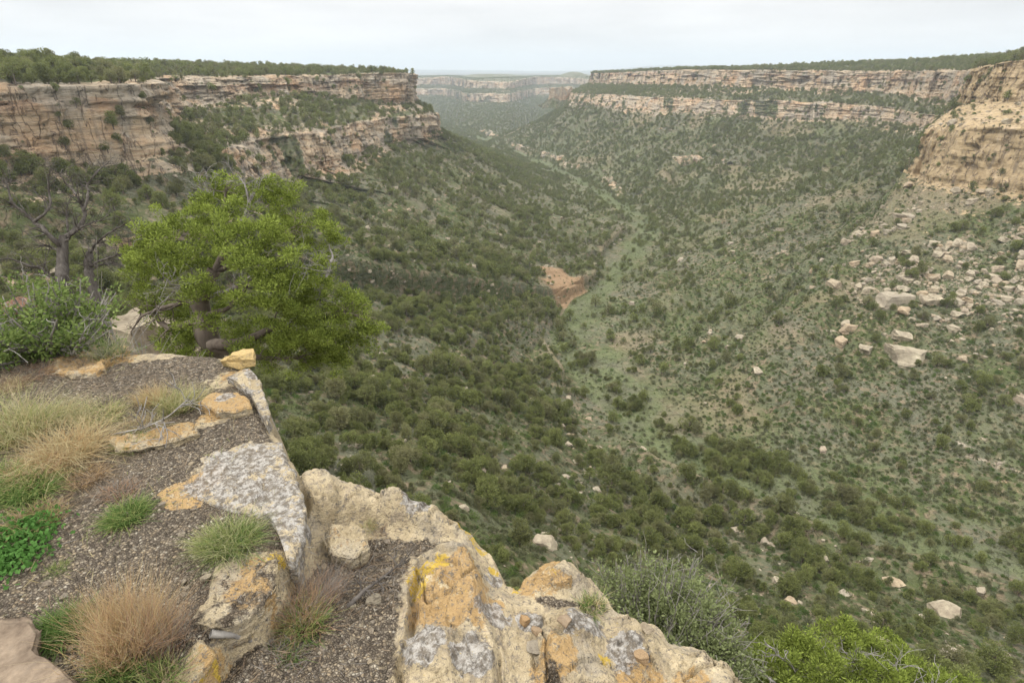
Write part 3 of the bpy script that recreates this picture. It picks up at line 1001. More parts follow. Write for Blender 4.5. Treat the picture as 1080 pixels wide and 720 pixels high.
def split_visible(P, size, lift, nmax):
    px, py, dep = project(P)
    scr = size / dep
    ok = (px > 2) & (px < 1078) & (py > 0) & (py < 722) & (dep > 0)
    ok &= py < np.interp(px, ex, ey) + 2
    order = np.argsort(-np.where(ok, scr, 0))
    chosen = []
    for i in order[:nmax * 6]:
        if not ok[i]: break
        if visible(P[i], lift * size[i]):
            chosen.append(i)
            if len(chosen) >= nmax: break
    m = np.zeros(len(P), bool); m[chosen] = True
    return m


# ------------------------------------------------------------------ trees
far_p = [joined('juniper', tree_proto(k, 420, .5, .34)) for k in range(5)]
mid_p = [tree_proto(k, 2600, .3, .13) for k in range(5)]
mid_j = [joined('juniper_near', m) for m in mid_p]
C_TREE = proto_collection('woodland_protos', far_p + mid_j)
tm = split_visible(TP, T_s * 4.2, .6, 300)
T_k = rng.integers(0, 5, len(TP))
depT = project(TP)[2]
for i in np.where(tm)[0]:
    x, y, z = TP[i]
    cm, tk = mid_p[T_k[i]]
    r = empty('juniper_tree', (x, y, z - .1), T_r[i]); r.scale = (T_s[i],) * 3
    link('crown', cm, r); link('trunk', tk, r)
    px, py, dd = project(TP[i])
    if side_of[i] == 2: lb, g = 'olive green juniper scattered on the far rocky slope beyond the wash', 'junipers on the slope beyond the wash'
    elif px < 300: lb, g = 'dark juniper rooted in the rocky side gully under the left cliff', 'junipers in the gully under the left cliff'
    elif px < 620: lb, g = 'bushy olive green juniper on the steep slope directly below the ledge', 'junipers on the slope below the ledge'
    else: lb, g = 'rounded green juniper on the reddish stony slope at lower right', 'junipers on the lower right slope'
    tag(r, lb, 'tree', g)
rest = ~tm
scatter_object('woodland', TP[rest] - [0, 0, .1], T_s[rest], T_r[rest], np.where(depT[rest] < 330, T_k[rest] + 5, T_k[rest]), C_TREE,
               'dense pinyon and juniper woodland covering the canyon slopes and mesa tops')

# shrubs
def shrub_proto(k, mat, faces=260):
    r_ = np.random.default_rng(300 + k)
    lobes = [(r_.uniform(-.3, .3), r_.uniform(-.3, .3), r_.uniform(.2, .4), r_.uniform(.25, .5), r_.uniform(.2, .4)) for _ in range(4)]
    return crown_mesh('shrub', mat, r_, lobes, faces // 4, .2, .09, .7)


C_SHR = proto_collection('shrub_protos', [shrub_proto(0, M_SAGE), shrub_proto(1, M_SAGE), shrub_proto(2, M_HERB), shrub_proto(3, M_SAGE)])
scatter_object('undergrowth', SHP, S_s, rng.uniform(0, 6.28, len(SHP)), rng.integers(0, 4, len(SHP)), C_SHR,
               'low grey green sagebrush and green herbs covering the slopes between the trees')

# rocks
rk_me = [rock_mesh('boulder', M_ROCK, k, sub=3) for k in range(9)]
C_RK = proto_collection('rubble_protos', rk_me)
heroes = []
for (px, py, sz, lb, k) in HERO_ROCKS:
    if not lb: continue
    p = ground_at(px, py + sz * .25)
    if p is None: continue
    s = p[1] * CP - p[2] * SP
    size = sz / FPX * s * 1.1
    me = rock_mesh('boulder', M_ROCK, 60 + k, sub=4)
    o = link('boulder', me)
    o.location = p - np.array([0, 0, size * .08]); o.scale = (size,) * 3
    o.rotation_euler = (random.uniform(-.2, .2), random.uniform(-.15, .2), random.uniform(-.5, .5) if sz > 18 else random.uniform(0, 6.28))
    tag(o, lb, 'boulder')
    heroes.append(p)
rm = split_visible(RP, R_s, .5, 280)
for i in np.where(rm)[0]:
    o = link('boulder', rk_me[int(rng.integers(0, 9))])
    o.location = RP[i]; o.scale = (R_s[i], R_s[i], R_s[i] * rng.uniform(.8, 1.2)); o.rotation_euler = (rng.uniform(-.25, .25), rng.uniform(-.25, .25), R_r[i])
    px, py, dd = project(RP[i])
    if rk_side[i] == 2: lb, g = 'angular fallen sandstone block in the boulder field below the promontory', 'fallen blocks below the promontory'
    else: lb, g = 'tan sandstone block lying among the junipers below the ledge', 'sandstone blocks on the slope below the ledge'
    tag(o, lb, 'boulder', g)
rest = ~rm
scatter_object('rubble', RP[rest], R_s[rest], R_r[rest], rng.integers(0, 9, rest.sum()), C_RK, 'broken sandstone rubble strewn over the slopes')

# ------------------------------------------------------------------ the ledge underfoot
def to_xy(pxs, zf):
    r = []
    for px, py in pxs:
        z = -1.7
        for _ in range(8):
            p = pz(px, py, z); z = zf(p[0], p[1])
        r.append(p[:2])
    return np.array(r)


def zA(x, y): return -1.6 - .012 * (x + 1) + 0 * y
def zB(x, y): return -1.77 - .17 * (x + .8) - .05 * (y - 2)


def sdf(poly, X, Y):
    """signed distance (negative inside) from points to polygon"""
    d = np.full(X.shape, 1e9); ins = np.zeros(X.shape, bool)
    n = len(poly)
    for i in range(n):
        a, b = poly[i], poly[(i + 1) % n]
        e = b - a; wx, wy = X - a[0], Y - a[1]
        t = np.clip((wx * e[0] + wy * e[1]) / (e @ e + 1e-12), 0, 1)
        d = np.minimum(d, (wx - e[0] * t) ** 2 + (wy - e[1] * t) ** 2)
        c = ((a[1] > Y) != (b[1] > Y)) & (X < (b[0] - a[0]) * (Y - a[1]) / (b[1] - a[1] + 1e-12) + a[0])
        ins ^= c
    d = np.sqrt(d)
    return np.where(ins, -d, d)


polyA = to_xy([(-420, 392), (0, 373), (60, 372), (130, 366), (235, 368), (262, 385), (276, 410), (285, 440), (300, 468), (314, 495), (322, 530),
               (318, 575), (298, 600), (294, 622), (268, 652), (238, 668), (224, 692), (205, 740), (150, 900), (-900, 900)], zA)
polyB = to_xy([(300, 505), (328, 500), (352, 503), (375, 512), (405, 518), (430, 527), (462, 532), (488, 545), (505, 562), (520, 583), (533, 603), (545, 612),
               (560, 598), (582, 582), (603, 582), (618, 596), (634, 614), (645, 630), (662, 642), (690, 652), (706, 668), (740, 678), (772, 692), (800, 722),
               (840, 800), (820, 1000), (100, 1000), (200, 740)], zB)
polyK = to_xy([(432, 588), (452, 578), (480, 574), (502, 580), (513, 597), (518, 618), (514, 640), (522, 662), (537, 690), (541, 725), (530, 800), (420, 800), (412, 700), (418, 650)], zB)
polyL = to_xy([(395, 528), (430, 527), (470, 536), (492, 550), (508, 572), (498, 580), (470, 566), (440, 560), (405, 556)], zB)
polyN = to_xy([(316, 500), (340, 496), (370, 506), (400, 514), (432, 524), (440, 545), (420, 552), (392, 548), (366, 548), (340, 556), (318, 566), (312, 530)], zB)
polyR3 = to_xy([(538, 602), (560, 596), (582, 580), (606, 580), (622, 598), (640, 622), (620, 632), (585, 628), (560, 622)], zB)
polyR4 = to_xy([(560, 640), (590, 633), (612, 632), (626, 650), (660, 690), (680, 730), (640, 800), (560, 800), (548, 720), (545, 670)], zB)
polyR5 = to_xy([(640, 640), (672, 645), (704, 668), (712, 700), (700, 740), (670, 740), (640, 690)], zB)
polyR6 = to_xy([(706, 668), (740, 676), (772, 692), (800, 722), (800, 800), (720, 800), (708, 715)], zB)
polySoil = to_xy([(330, 590), (352, 585), (382, 560), (410, 562), (445, 566), (485, 572), (455, 580), (432, 590), (418, 650), (412, 900), (100, 900), (205, 740), (235, 670), (300, 610)], zB)
polySoil2 = to_xy([(560, 632), (575, 628), (600, 634), (640, 625), (655, 640), (640, 645), (612, 640), (590, 640)], zB)
polySoil3 = to_xy([(550, 668), (580, 672), (612, 700), (625, 760), (545, 760)], zB)


KNOBS = []
for (kpx, kpy, ks, kdz, kr) in [(700, 640, 4.9, -.8, .35), (752, 672, 4.7, -.6, .25), (890, 760, 5.0, -1.05, .5)]:
    q_ = ps(kpx, kpy, ks); KNOBS.append((q_[0], q_[1], q_[2] + kdz, kr))


def H_parts(X, Y):
    P3 = np.stack([X, Y, 0 * X], -1)
    wob = fbm(P3, .45, 3, 301) * .035 + fbm(P3, .09, 2, 303) * .012
    sA = sdf(polyA, X, Y) + wob; sB = sdf(polyB, X, Y) + wob * 1.2
    a = zA(X, Y) + fbm(P3, .6, 4, 305) * .018 + fbm(P3, .05, 3, 306) * .004
    a = a - sstep(-.10, 0, sA) ** 2 * .05
    hA = a - np.clip(sA, 0, 9) * 7
    b = zB(X, Y) + fbm(P3, .5, 4, 307) * .05 + fbm(P3, .06, 4, 308) * .010
    def dome(poly, h, w, pw=1.):
        s = sdf(poly, X, Y) + fbm(P3, .2, 3, 309) * .03
        return h * sstep(0, w, -s) ** pw, s
    k, sK = dome(polyK, .09, .07); l, sL = dome(polyL, .06, .07); r3, s3 = dome(polyR3, .08, .12)
    r4, s4 = dome(polyR4, .09, .14); r5, s5 = dome(polyR5, .07, .1); r6, s6 = dome(polyR6, .05, .08)
    nn, sN = dome(polyN, .07, .06)
    relief = nn + k + l + r3 + r4 + r5 + r6
    # bedding steps and pits on the bare sandstone
    rock = sstep(.01, .04, relief)
    st = cellnoise(np.stack([X + fbm(P3, .3, 3, 311) * .25, Y + fbm(P3, .3, 3, 312) * .25, 0 * X], -1), (.23, .31, 1), 5)
    pits = sstep(.25, .55, fbm(P3, .045, 3, 313)) * -.012 + sstep(.2, .5, fbm(P3, .22, 3, 315)) * -.03
    tn = fbm(P3, .42, 4, 321) * .085
    tq = np.round(tn / .026) * .026
    ck = np.abs(fbm(P3 + fbm(P3, .2, 2, 323)[..., None] * .06, .38, 2, 322))
    b = b + rock * (tq * .75 + tn * .25 - .035 * (1 - sstep(0, .035, ck)))
    b = b + relief + rock * (pits + st * .008) + (1 - rock) * pits * .4
    round_ = sstep(-.14, 0, sB) ** 2 * .06
    hB = b - round_ - np.clip(sB, 0, 9) ** 1.0 * 3.2
    rad = np.hypot(X, Y)
    base = -3.7 - .10 * np.clip(Y - 3, 0, 99) - .06 * np.clip(-X - 2, 0, 99) + fbm(P3, 1.6, 4, 317) * .35
    base = base - 1.0 * sstep(-1.2, .4, X) - 1.2 * sstep(1.2, 2.5, X)
    out = np.maximum(sstep(0, 1, (rad - 10.5 - 2 * fbm(P3, 3, 2, 318)) / 3.5), sstep(0, 1, (X + .32 * Y + .1 - .0) / 1.6) * sstep(3.4, 4.6, Y))
    out = np.maximum(out, sstep(3.1, 4.2, X))
    out = np.maximum(out, sstep(0, .35, X + .50 * Y + .5))
    base = base - out * 22
    for kx, ky, kz, kr in KNOBS:
        base = np.maximum(base, kz - np.clip(np.hypot(X - kx, Y - ky) - kr, 0, 99) * 1.9 + fbm(P3, .5, 3, 319) * .12)
    return hA, hB, base, sA, sB, dict(K=sK, L=sL, R3=s3, R4=s4, R5=s5, R6=s6)


def H(x, y):
    X = np.atleast_1d(np.asarray(x, float)); Y = np.atleast_1d(np.asarray(y, float))
    a, b, c, *_ = H_parts(X, Y)
    r = np.maximum(np.maximum(a, b), c)
    return r if np.ndim(x) else float(r[0])


def ledge_material():
    n = NT('sandstone_ledge')
    soil = n.attr('soil'); orange = n.attr('orange'); grey = n.attr('grey'); ylw = n.attr('ylw')
    f1 = n.noise(6, 5, .65); f2 = n.noise(28, 4, .7); f3 = n.noise(110, 3, .7)
    rock = n.mix(n.ramp(f1, [(.35, 0), (.62, 1)]), (.31, .25, .155), (.5, .415, .27))
    rock = n.mix(n.ramp(f2, [(.5, 0), (.66, .6)]), rock, (.47, .38, .25))
    rock = n.mix(n.ramp(n.noise(16, 6, .8), [(.52, 0), (.6, .65)]), rock, (.2, .165, .125))
    rock = n.mix(n.ramp(n.noise(3.2, 5, .7), [(.5, 0), (.62, .55)]), rock, (.3, .27, .22))
    oc = n.ramp(n.math('ADD', orange, n.math('MULTIPLY', n.math('SUBTRACT', n.noise(17, 7, .8), .5), 3.2)), [(.45, 0), (.7, .85)])
    rock = n.mix(oc, rock, n.mix(f2, (.3, .185, .075), (.45, .3, .13)))
    gm = n.ramp(n.math('ADD', grey, n.math('MULTIPLY', n.math('SUBTRACT', n.noise(14, 8, .8), .5), 3.4)), [(.5, 0), (.6, .85)])
    rock = n.mix(gm, rock, n.mix(n.ramp(n.noise(35, 4, .7), [(.42, 0), (.58, 1)]), (.12, .105, .09), (.4, .385, .36)))
    ls = n.ramp(n.noise(45, 5, .8), [(.54, 0), (.6, .8)])
    rock = n.mix(ls, rock, (.13, .12, .105))
    ym = n.ramp(n.math('ADD', ylw, n.math('MULTIPLY', n.math('SUBTRACT', n.noise(30, 6, .8), .5), 4.0)), [(.62, 0), (.72, .95)])
    rock = n.mix(ym, rock, n.mix(f3, (.4, .27, .04), (.56, .4, .08)))
    v = n.voro(95, 'F1', out=1); v2 = n.voro(95, 'DISTANCE_TO_EDGE')
    gr = n.ramp(n.sep(v, 0), [(0, (.09, .075, .055)), (.35, (.18, .15, .115)), (.6, (.26, .22, .165)), (.85, (.36, .285, .19)), (1, (.5, .45, .36))])
    gr = n.mix(n.ramp(v2, [(0, .7), (.12, 0)]), gr, (.06, .045, .035))
    gr = n.mix(n.ramp(n.noise(2.5, 6, .7), [(.48, 0), (.64, .6)]), gr, (.11, .085, .06))
    sm = n.ramp(n.math('ADD', soil, n.math('MULTIPLY', n.math('SUBTRACT', n.noise(14, 5, .7), .5), 1.1)), [(.45, 0), (.55, 1)])
    col = n.mix(sm, rock, gr)
    hb = n.math('ADD', n.math('MULTIPLY', f2, .8), n.math('MULTIPLY', f3, .35))
    hb = n.math('ADD', hb, n.math('MULTIPLY', n.noise(9, 6, .7), 1.2))
    hb = n.math('ADD', hb, n.math('MULTIPLY', n.math('MULTIPLY', sm, n.ramp(v2, [(0, 0), (.25, 1)])), .5))
    return n.done(col, n.bump(hb, .95, .03), .93, .15)


M_LEDGE = ledge_material()


def spots(P2, lst):
    """lst of (px, py, radius m, z fn): soft round patches with broken edges"""
    r = np.zeros(len(P2))
    X3 = np.stack([P2[:, 0], P2[:, 1], 0 * P2[:, 0]], -1)
    wob = fbm(X3, .12, 3, 401)
    for px, py, rad in lst:
        p = pz(px, py, -1.6 if px < 315 else -1.85)
        d = np.hypot(P2[:, 0] - p[0], P2[:, 1] - p[1]) / rad
        r = np.maximum(r, 1 - sstep(.55, 1.1, d + wob * .35))
    return r


YEL = [(500, 563, .06), (491, 555, .05), (508, 572, .04), (448, 612, .07), (462, 603, .06), (440, 622, .05), (520, 590, .03), (545, 607, .03), (290, 588, .045), (640, 680, .035), (583, 598, .02)]
WHT = [(335, 520, .06), (395, 525, .05), (365, 512, .05), (560, 650, .06), (520, 600, .05), (500, 545, .06), (255, 490, .20), (235, 505, .16), (275, 520, .14), (290, 545, .08), (270, 400, .07), (240, 425, .06), (445, 690, .09), (500, 700, .09), (440, 545, .08), (350, 520, .1), (520, 655, .08), (620, 650, .1), (660, 668, .1), (360, 508, .07)]
ORG = [(205, 515, .16), (195, 540, .1), (250, 395, .12), (225, 432, .14), (100, 380, .3), (240, 460, .08), (485, 620, .15), (500, 650, .14), (455, 640, .1), (560, 602, .1), (575, 605, .08), (270, 600, .07), (265, 625, .1), (590, 690, .1), (680, 700, .12), (740, 700, .1), (240, 690, .1), (180, 460, .1)]


def ledge_attrs(V):
    P2 = V[:, :2]
    return dict(orange=spots(P2, ORG) * .82, grey=spots(P2, WHT) * .9, ylw=spots(P2, YEL) * .74)


na, nr = 1100, 620
ang = np.linspace(math.radians(-100), math.radians(80), na)
rr = np.geomspace(.55, 16, nr)
AA, RR = np.meshgrid(ang, rr, indexing='ij')
X, Y = np.sin(AA) * RR, np.cos(AA) * RR
hA, hB, hC, sA, sB, dm = H_parts(X, Y)
Zl = np.maximum(np.maximum(hA, hB), hC)
P = np.stack([X, Y, Zl], -1)
# overhanging broken faces: push steep parts in and out by bed
steep = np.gradient(Zl, axis=1) / np.gradient(RR, axis=1)
onA = (hA >= hB) & (hA >= hC); onB = (hB > hA) & (hB >= hC); onC = ~(onA | onB)
soilB = np.minimum(np.minimum(sdf(polySoil, X, Y), sdf(polySoil2, X, Y)), sdf(polySoil3, X, Y) + .09)
soil = np.where(onA & (sA < 0), sstep(-.02, .09, -sA) * .9, 0.)
soil = np.where(onB, (1 - sstep(-.03, .06, soilB)) * .64, soil)
soil = np.where(onC, .55, soil)
V = P.reshape(-1, 3)
at = ledge_attrs(V)
# bare stone patches in the soil of the upper platform
stone = spots(V[:, :2], [(205, 520, .13), (100, 378, .28), (225, 440, .1), (250, 398, .16), (260, 610, .16), (245, 640, .1), (235, 500, .2), (170, 372, .2)])
soil = np.clip(soil.ravel() - .75 * stone * onA.ravel(), 0, 1)
at['soil'] = soil
me = mesh_np('rock_ledge', V, grid_faces(na, nr)[:, ::-1], M_LEDGE, True, at)
o = link('rock_ledge', me); tag(o, kind='structure')


# ------------------------------------------------------------------ separate slabs and stones
def slab(name, px_out, ztop, thick, label, tilt=(0, 0), attrs=None, seed=1, rough=.012, soilv=0., cat='rock', group=None, round_=.01):
    zf = lambda x, y: ztop
    poly = to_xy(px_out, zf)
    c = poly.mean(0)
    # resample the outline
    nA = 260
    cl = np.vstack([poly, poly[:1]]); seg = np.concatenate([[0], np.cumsum(np.linalg.norm(np.diff(cl, axis=0), axis=1))])
    t = np.linspace(0, seg[-1], nA, endpoint=False)
    O = np.stack([np.interp(t, seg, cl[:, k]) for k in (0, 1)], 1)
    O3 = np.stack([O[:, 0], O[:, 1], np.full(nA, ztop)], 1)
    size = np.sqrt(abs(np.ptp(poly[:, 0]) * np.ptp(poly[:, 1])))
    dirn = (O - c) / (np.linalg.norm(O - c, axis=1)[:, None] + 1e-9)
    O = O + dirn * (fbm(O3, size * .25, 3, seed)[:, None] * size * .04)
    rows = []
    for k in range(46):
        f = k / 45
        Q = c + (O - c) * f
        z = ztop - round_ * sstep(.86, 1, f) ** 2
        rows.append(np.stack([Q[:, 0], Q[:, 1], np.full(nA, z)], 1))
    for k in range(1, 30):
        f = k / 29
        Q = O + dirn * (round_ * .3 - thick * .12 * f)
        rows.append(np.stack([Q[:, 0], Q[:, 1], np.full(nA, ztop - round_ - thick * f)], 1))
    P = np.stack(rows, 1)
    P[..., 2] += (P[..., 0] - c[0]) * tilt[0] + (P[..., 1] - c[1]) * tilt[1]
    top = np.zeros(P.shape[:2]); top[:, :46] = 1
    P[..., 2] += (fbm(P, size * .35, 4, seed + 3) * rough * 2 + fbm(P, .05, 3, seed + 5) * rough * .6) * top
    Dn = np.concatenate([dirn, np.zeros((nA, 1))], 1)[:, None, :]
    am = min(1, size / .35)
    bed = cellnoise(np.stack([P[..., 0] * .3, P[..., 1] * .3, P[..., 2] + fbm(P, .2, 2, seed) * .02], -1), (1, 1, .04), seed) * .012 * am
    rg = fbm(P, (.07, .07, .035), 4, seed + 8) * .014 * am
    P = P + Dn * ((bed + rg) * (1 - top))[..., None]
    V = P.reshape(-1, 3) - [c[0], c[1], ztop]
    a = ledge_attrs(P.reshape(-1, 3)); a['soil'] = np.full(len(V), soilv) * top.ravel()
    if attrs:
        for k_, v_ in attrs.items():
            if k_ != 'side': a[k_] = np.maximum(a[k_], v_ * top.ravel())
        if 'side' in attrs: a[attrs['side']] = np.maximum(a[attrs['side']], .7 * (1 - top.ravel()))
    me = mesh_np(name, V, grid_faces(nA, P.shape[1], True), M_LEDGE, True, a)
    o = link(name, me); o.location = (c[0], c[1], ztop)
    tag(o, label, cat, group)
    return o


slab('rock_slab', [(212, 482), (235, 470), (262, 462), (296, 464), (304, 485), (314, 505), (321, 530), (321, 560), (312, 592), (302, 588), (298, 562), (280, 545), (240, 536), (206, 524)],
     -1.575, .42, 'flat brown slab crusted with white lichen at the lip of the ledge', seed=3, attrs=dict(grey=.62, side='grey'), rough=.01)
slab('rock_slab', [(238, 396), (262, 384), (270, 392), (277, 408), (285, 434), (282, 446), (272, 430), (262, 412), (250, 402)], -1.55, .35,
     'narrow grey lichened stone along the back corner of the ledge', seed=5, attrs=dict(grey=.5, side='grey'))
slab('rock_slab', [(208, 424), (222, 414), (250, 412), (262, 420), (266, 430), (246, 434), (226, 433)], -1.555, .08,
     'orange flagstone with a grey lichen patch near the back corner', seed=7, attrs=dict(orange=.8), rough=.006)
slab('rock_slab', [(44, 388), (60, 378), (88, 370), (104, 366), (134, 364), (128, 374), (108, 382), (112, 390), (80, 394)], -1.56, .12,
     'long low orange brown stone at the back of the ledge beneath the leafy shrub', seed=9, attrs=dict(orange=.65))
slab('rock_slab', [(238, 600), (262, 584), (286, 580), (292, 594), (291, 614), (278, 636), (263, 652), (248, 660), (220, 664), (204, 656), (216, 630)],
     -1.59, .12, 'lower slab with yellow lichen spots and a bare cream front face', seed=11, attrs=dict(orange=.2), soilv=.5, rough=.010)
slab('rock_slab', [(172, 706), (188, 686), (214, 674), (226, 690), (206, 722), (190, 760), (150, 790)], -1.6, .16,
     'brown stone with a cream speckled edge at the bottom of the picture', seed=13, attrs=dict(orange=.45, side='ylw'))
o = slab('rock_slab', [(-60, 662), (0, 650), (28, 654), (38, 668), (34, 684), (60, 700), (84, 722), (90, 800), (-80, 800)], -1.53, .1,
     'smooth reddish brown slab in the bottom left corner', seed=15, attrs=dict(orange=.35), rough=.006)
o.data.materials[0] = rock_material('brown_slab_rock', (.1, .075, .055), (.25, .195, .14), (.3, .17, .09), 5.0)
slab('rock_slab', [(112, 462), (140, 456), (178, 448), (202, 446), (206, 454), (186, 464), (150, 470), (124, 472)], -1.565, .06,
     'thin rusty flagstone half buried among the grass', seed=17, attrs=dict(orange=.6, soil=.3))
slab('rock_block', [(342, 566), (350, 553), (376, 552), (386, 560), (388, 574), (372, 586), (350, 584)], -1.72, .12,
     'square pale yellow block sitting in gravel below the lichened slab', seed=19, attrs=dict(orange=.3))
slab('rock_block', [(566, 596), (580, 590), (598, 590), (606, 602), (602, 614), (586, 618), (568, 608)], -1.89, .08,
     'rounded orange stone on top of the second ledge rock', seed=21, attrs=dict(orange=.8), rough=.008, round_=.03)

m_yel = NT('yellow_sandstone')
c_ = m_yel.mix(m_yel.noise(3, 5, .65), (.4, .27, .1), (.5, .39, .2))
c_ = m_yel.mix(m_yel.ramp(m_yel.noise(9, 6, .8), [(.5, 0), (.6, .6)]), c_, (.2, .16, .1))
m_yel = m_yel.done(c_, m_yel.bump(m_yel.noise(5, 6, .7), .7, .03), .95, .1)
M_CHIP = rock_material('chip_stone', (.2, .13, .07), (.38, .26, .14), (.4, .24, .1), 8.0)
me = rock_mesh('rock_block', m_yel, 90, sub=4); me.materials[0] = m_yel
o = link('rock_block', me); p = pz(254, 380, -1.56); o.location = p; o.scale = (.16, .15, .16); o.rotation_euler = (0, 0, .4)
tag(o, 'bright yellow stone perched on the back corner of the ledge', 'rock')
me2 = rock_mesh('rock_block', m_yel, 91, sub=4)
o = link('rock_block', me2); p = pz(241, 383, -1.58); o.location = p; o.scale = (.09, .08, .1); o.rotation_euler = (.1, 0, 1.4)
tag(o, 'small tan stone leaning against the bright yellow stone', 'rock')
o = link('stone', rock_mesh('stone', M_ROCK, 93, sub=3)); x, y, _ = pz(398, 652, -1.9); o.location = (x, y, H(x, y)); o.scale = (.06, .05, .05)
tag(o, 'small pale stone lying in dry litter left of the big yellow lichened rock', 'stone')
for k, (px, py, s, lb) in enumerate([(218, 612, .035, 'little cream pebble on the lower slab'), (553, 680, .05, 'orange chip of stone on the pale rock at bottom centre'),
                                     (565, 692, .045, 'orange stone fragment just right of another orange chip'), (595, 686, .05, 'orange brown stone fragment on the sloping rock'),
                                     (680, 676, .05, 'tan chip on the sloping rock near its right edge'), (675, 708, .06, 'orange tan fragment near the bottom edge of the right rock'),
                                     (562, 705, .07, 'cream lump of stone at the bottom of the right rock')]):
    x, y, _ = pz(px, py, -1.6 if px < 300 else -2.0)
    o = link('stone', rock_mesh('stone', M_CHIP if 'range' in lb else M_ROCK, 94 + k, sub=2))
    o.location = (x, y, H(x, y) + .01); o.scale = (s, s, s * .8); o.rotation_euler = (0, 0, k * 1.3); tag(o, lb, 'stone')

# maroon rock and pale rocks on the shelf behind the ledge
m_mar = rock_material('maroon_sandstone', (.09, .045, .03), (.2, .1, .06), (.25, .12, .06))
for k, (px, py, s, wpx, hh, mt, lb) in enumerate([
    (6, 262, 10.0, 60, 1.0, m_mar, 'dark maroon boulder at the left edge behind the bare tree'),
    (118, 262, 11.5, 50, .5, M_ROCK, 'layered tan rock behind the bare tree'),
    (128, 292, 11, 56, .5, M_ROCK, 'pale grey flat rock between the bare tree and the juniper'),
    (150, 325, 9.5, 60, .5, M_ROCK, 'cream rock under the left side of the juniper'),
    (100, 322, 9.5, 50, .4, M_ROCK, 'light rock at the foot of the bare tree'),
    (255, 325, 9.6, 60, .5, M_ROCK, 'pale rock seen behind the juniper trunk'),
    (8, 305, 8.5, 50, .5, m_mar, 'rusty rock behind the leafy shrub at the left edge'),
    (175, 300, 11, 40, .5, M_ROCK, 'tan rock half hidden by juniper branches')]):
    p = ps(px, py, s); w = wpx / FPX * s
    o = link('boulder', rock_mesh('boulder', mt, 110 + k, sub=4)); zb = H(p[0], p[1])
    o.location = (p[0], p[1], min(p[2] - .15, zb + .3)); top = p[2] - o.location[2]
    o.scale = (w * 1.3, w, max(.5, hh * 1.6, (p[2] + .35 - zb) * 1.4)); o.location[2] = zb - .05
    o.rotation_euler = (0, 0, k * .9); tag(o, lb, 'boulder')

# ------------------------------------------------------------------ grasses
def grass_material(name, base, tip, rand=.3):
    n = NT(name)
    f = n.math('ADD', n.math('MULTIPLY', n.attr('tint'), .5), .5, True)
    c = n.mix(f, base, tip)
    c = n.mix(n.math('MULTIPLY', n.noise(25, 2), rand), c, tuple(x * .5 for x in base))
    tr = n.t.nodes.new('ShaderNodeBsdfTranslucent'); n.l(c, tr.inputs[0])
    ms = n.t.nodes.new('ShaderNodeMixShader'); ms.inputs[0].default_value = .4
    n.done(c, None, .7, .2)
    n.l(n.b.outputs[0], ms.inputs[1]); n.l(tr.outputs[0], ms.inputs[2]); n.l(ms.outputs[0], n.out.inputs[0])
    return n.m


G = dict(straw=grass_material('straw_grass', (.36, .28, .13), (.66, .58, .36)),
         gold=grass_material('golden_grass', (.34, .22, .1), (.58, .43, .23)),
         pale=grass_material('pale_grass', (.22, .23, .1), (.55, .53, .3)),
         green=grass_material('green_grass', (.06, .11, .025), (.17, .27, .07)),
         lime=grass_material('yellow_green_grass', (.15, .19, .05), (.4, .42, .16)),
         brown=grass_material('dead_grass', (.2, .14, .09), (.42, .32, .22)),
         pink=grass_material('russet_grass', (.3, .17, .1), (.52, .36, .24)),
         grey=grass_material('grey_twigs', (.16, .145, .13), (.38, .35, .31)))


def tuft_mesh(name, mats, n, rad, h, lean, width, seed, curl=.5, fan=1.0):
    """curved blades from a clump; several materials share one mesh"""
    rng = np.random.default_rng(seed)
    th = rng.uniform(0, 6.283, n); r = rad * np.sqrt(rng.uniform(0, 1, n)) * .45
    B = np.stack([np.cos(th) * r, np.sin(th) * r, np.zeros(n) - .01], 1)
    a2 = th + rng.normal(0, 1.3, n)
    spread = np.abs(rng.normal(.3, .5, n)) * fan
    D = np.stack([np.cos(a2) * spread, np.sin(a2) * spread, np.ones(n)], 1) + np.array(lean)
    D /= np.linalg.norm(D, axis=1)[:, None]
    Lh = h * rng.uniform(.45, 1.1, n)
    side = np.cross(D, rdir(n, rng)); side /= np.linalg.norm(side, axis=1)[:, None]
    kink = rdir(n, rng) * (Lh * .16)[:, None]
    bend = np.stack([np.cos(a2), np.sin(a2), -np.ones(n) * .6], 1) * (curl * rng.uniform(.2, 1.2, n) * Lh)[:, None]
    w = width * rng.uniform(.6, 1.4, n)
    K = 5; rows = []
    for k in range(K):
        t = k / (K - 1)
        c = B + D * (Lh * t)[:, None] + bend * (t ** 2) + kink * math.sin(t * 5)
        ww = (w * (1 - t * .85))[:, None] * .5
        rows.append(c - side * ww); rows.append(c + side * ww)
    V = np.stack(rows, 1)
    V[..., 2] = np.maximum(V[..., 2], -.01)
    idx = np.arange(n)[:, None] * (2 * K)
    F = np.concatenate([idx + np.array([2 * k, 2 * k + 1, 2 * k + 3, 2 * k + 2]) for k in range(K - 1)], 0)
    tint = np.repeat(np.linspace(-1, 1, K), 2)[None, :] * .7 + rng.normal(0, .35, n)[:, None]
    me = mesh_np(name, V.reshape(-1, 3), F, None, False, {'tint': tint.ravel()})
    for m in mats: me.materials.append(m)
    mi = rng.integers(0, len(mats), n)
    me.polygons.foreach_set('material_index', np.tile(mi, K - 1).astype(np.int32))
    return me


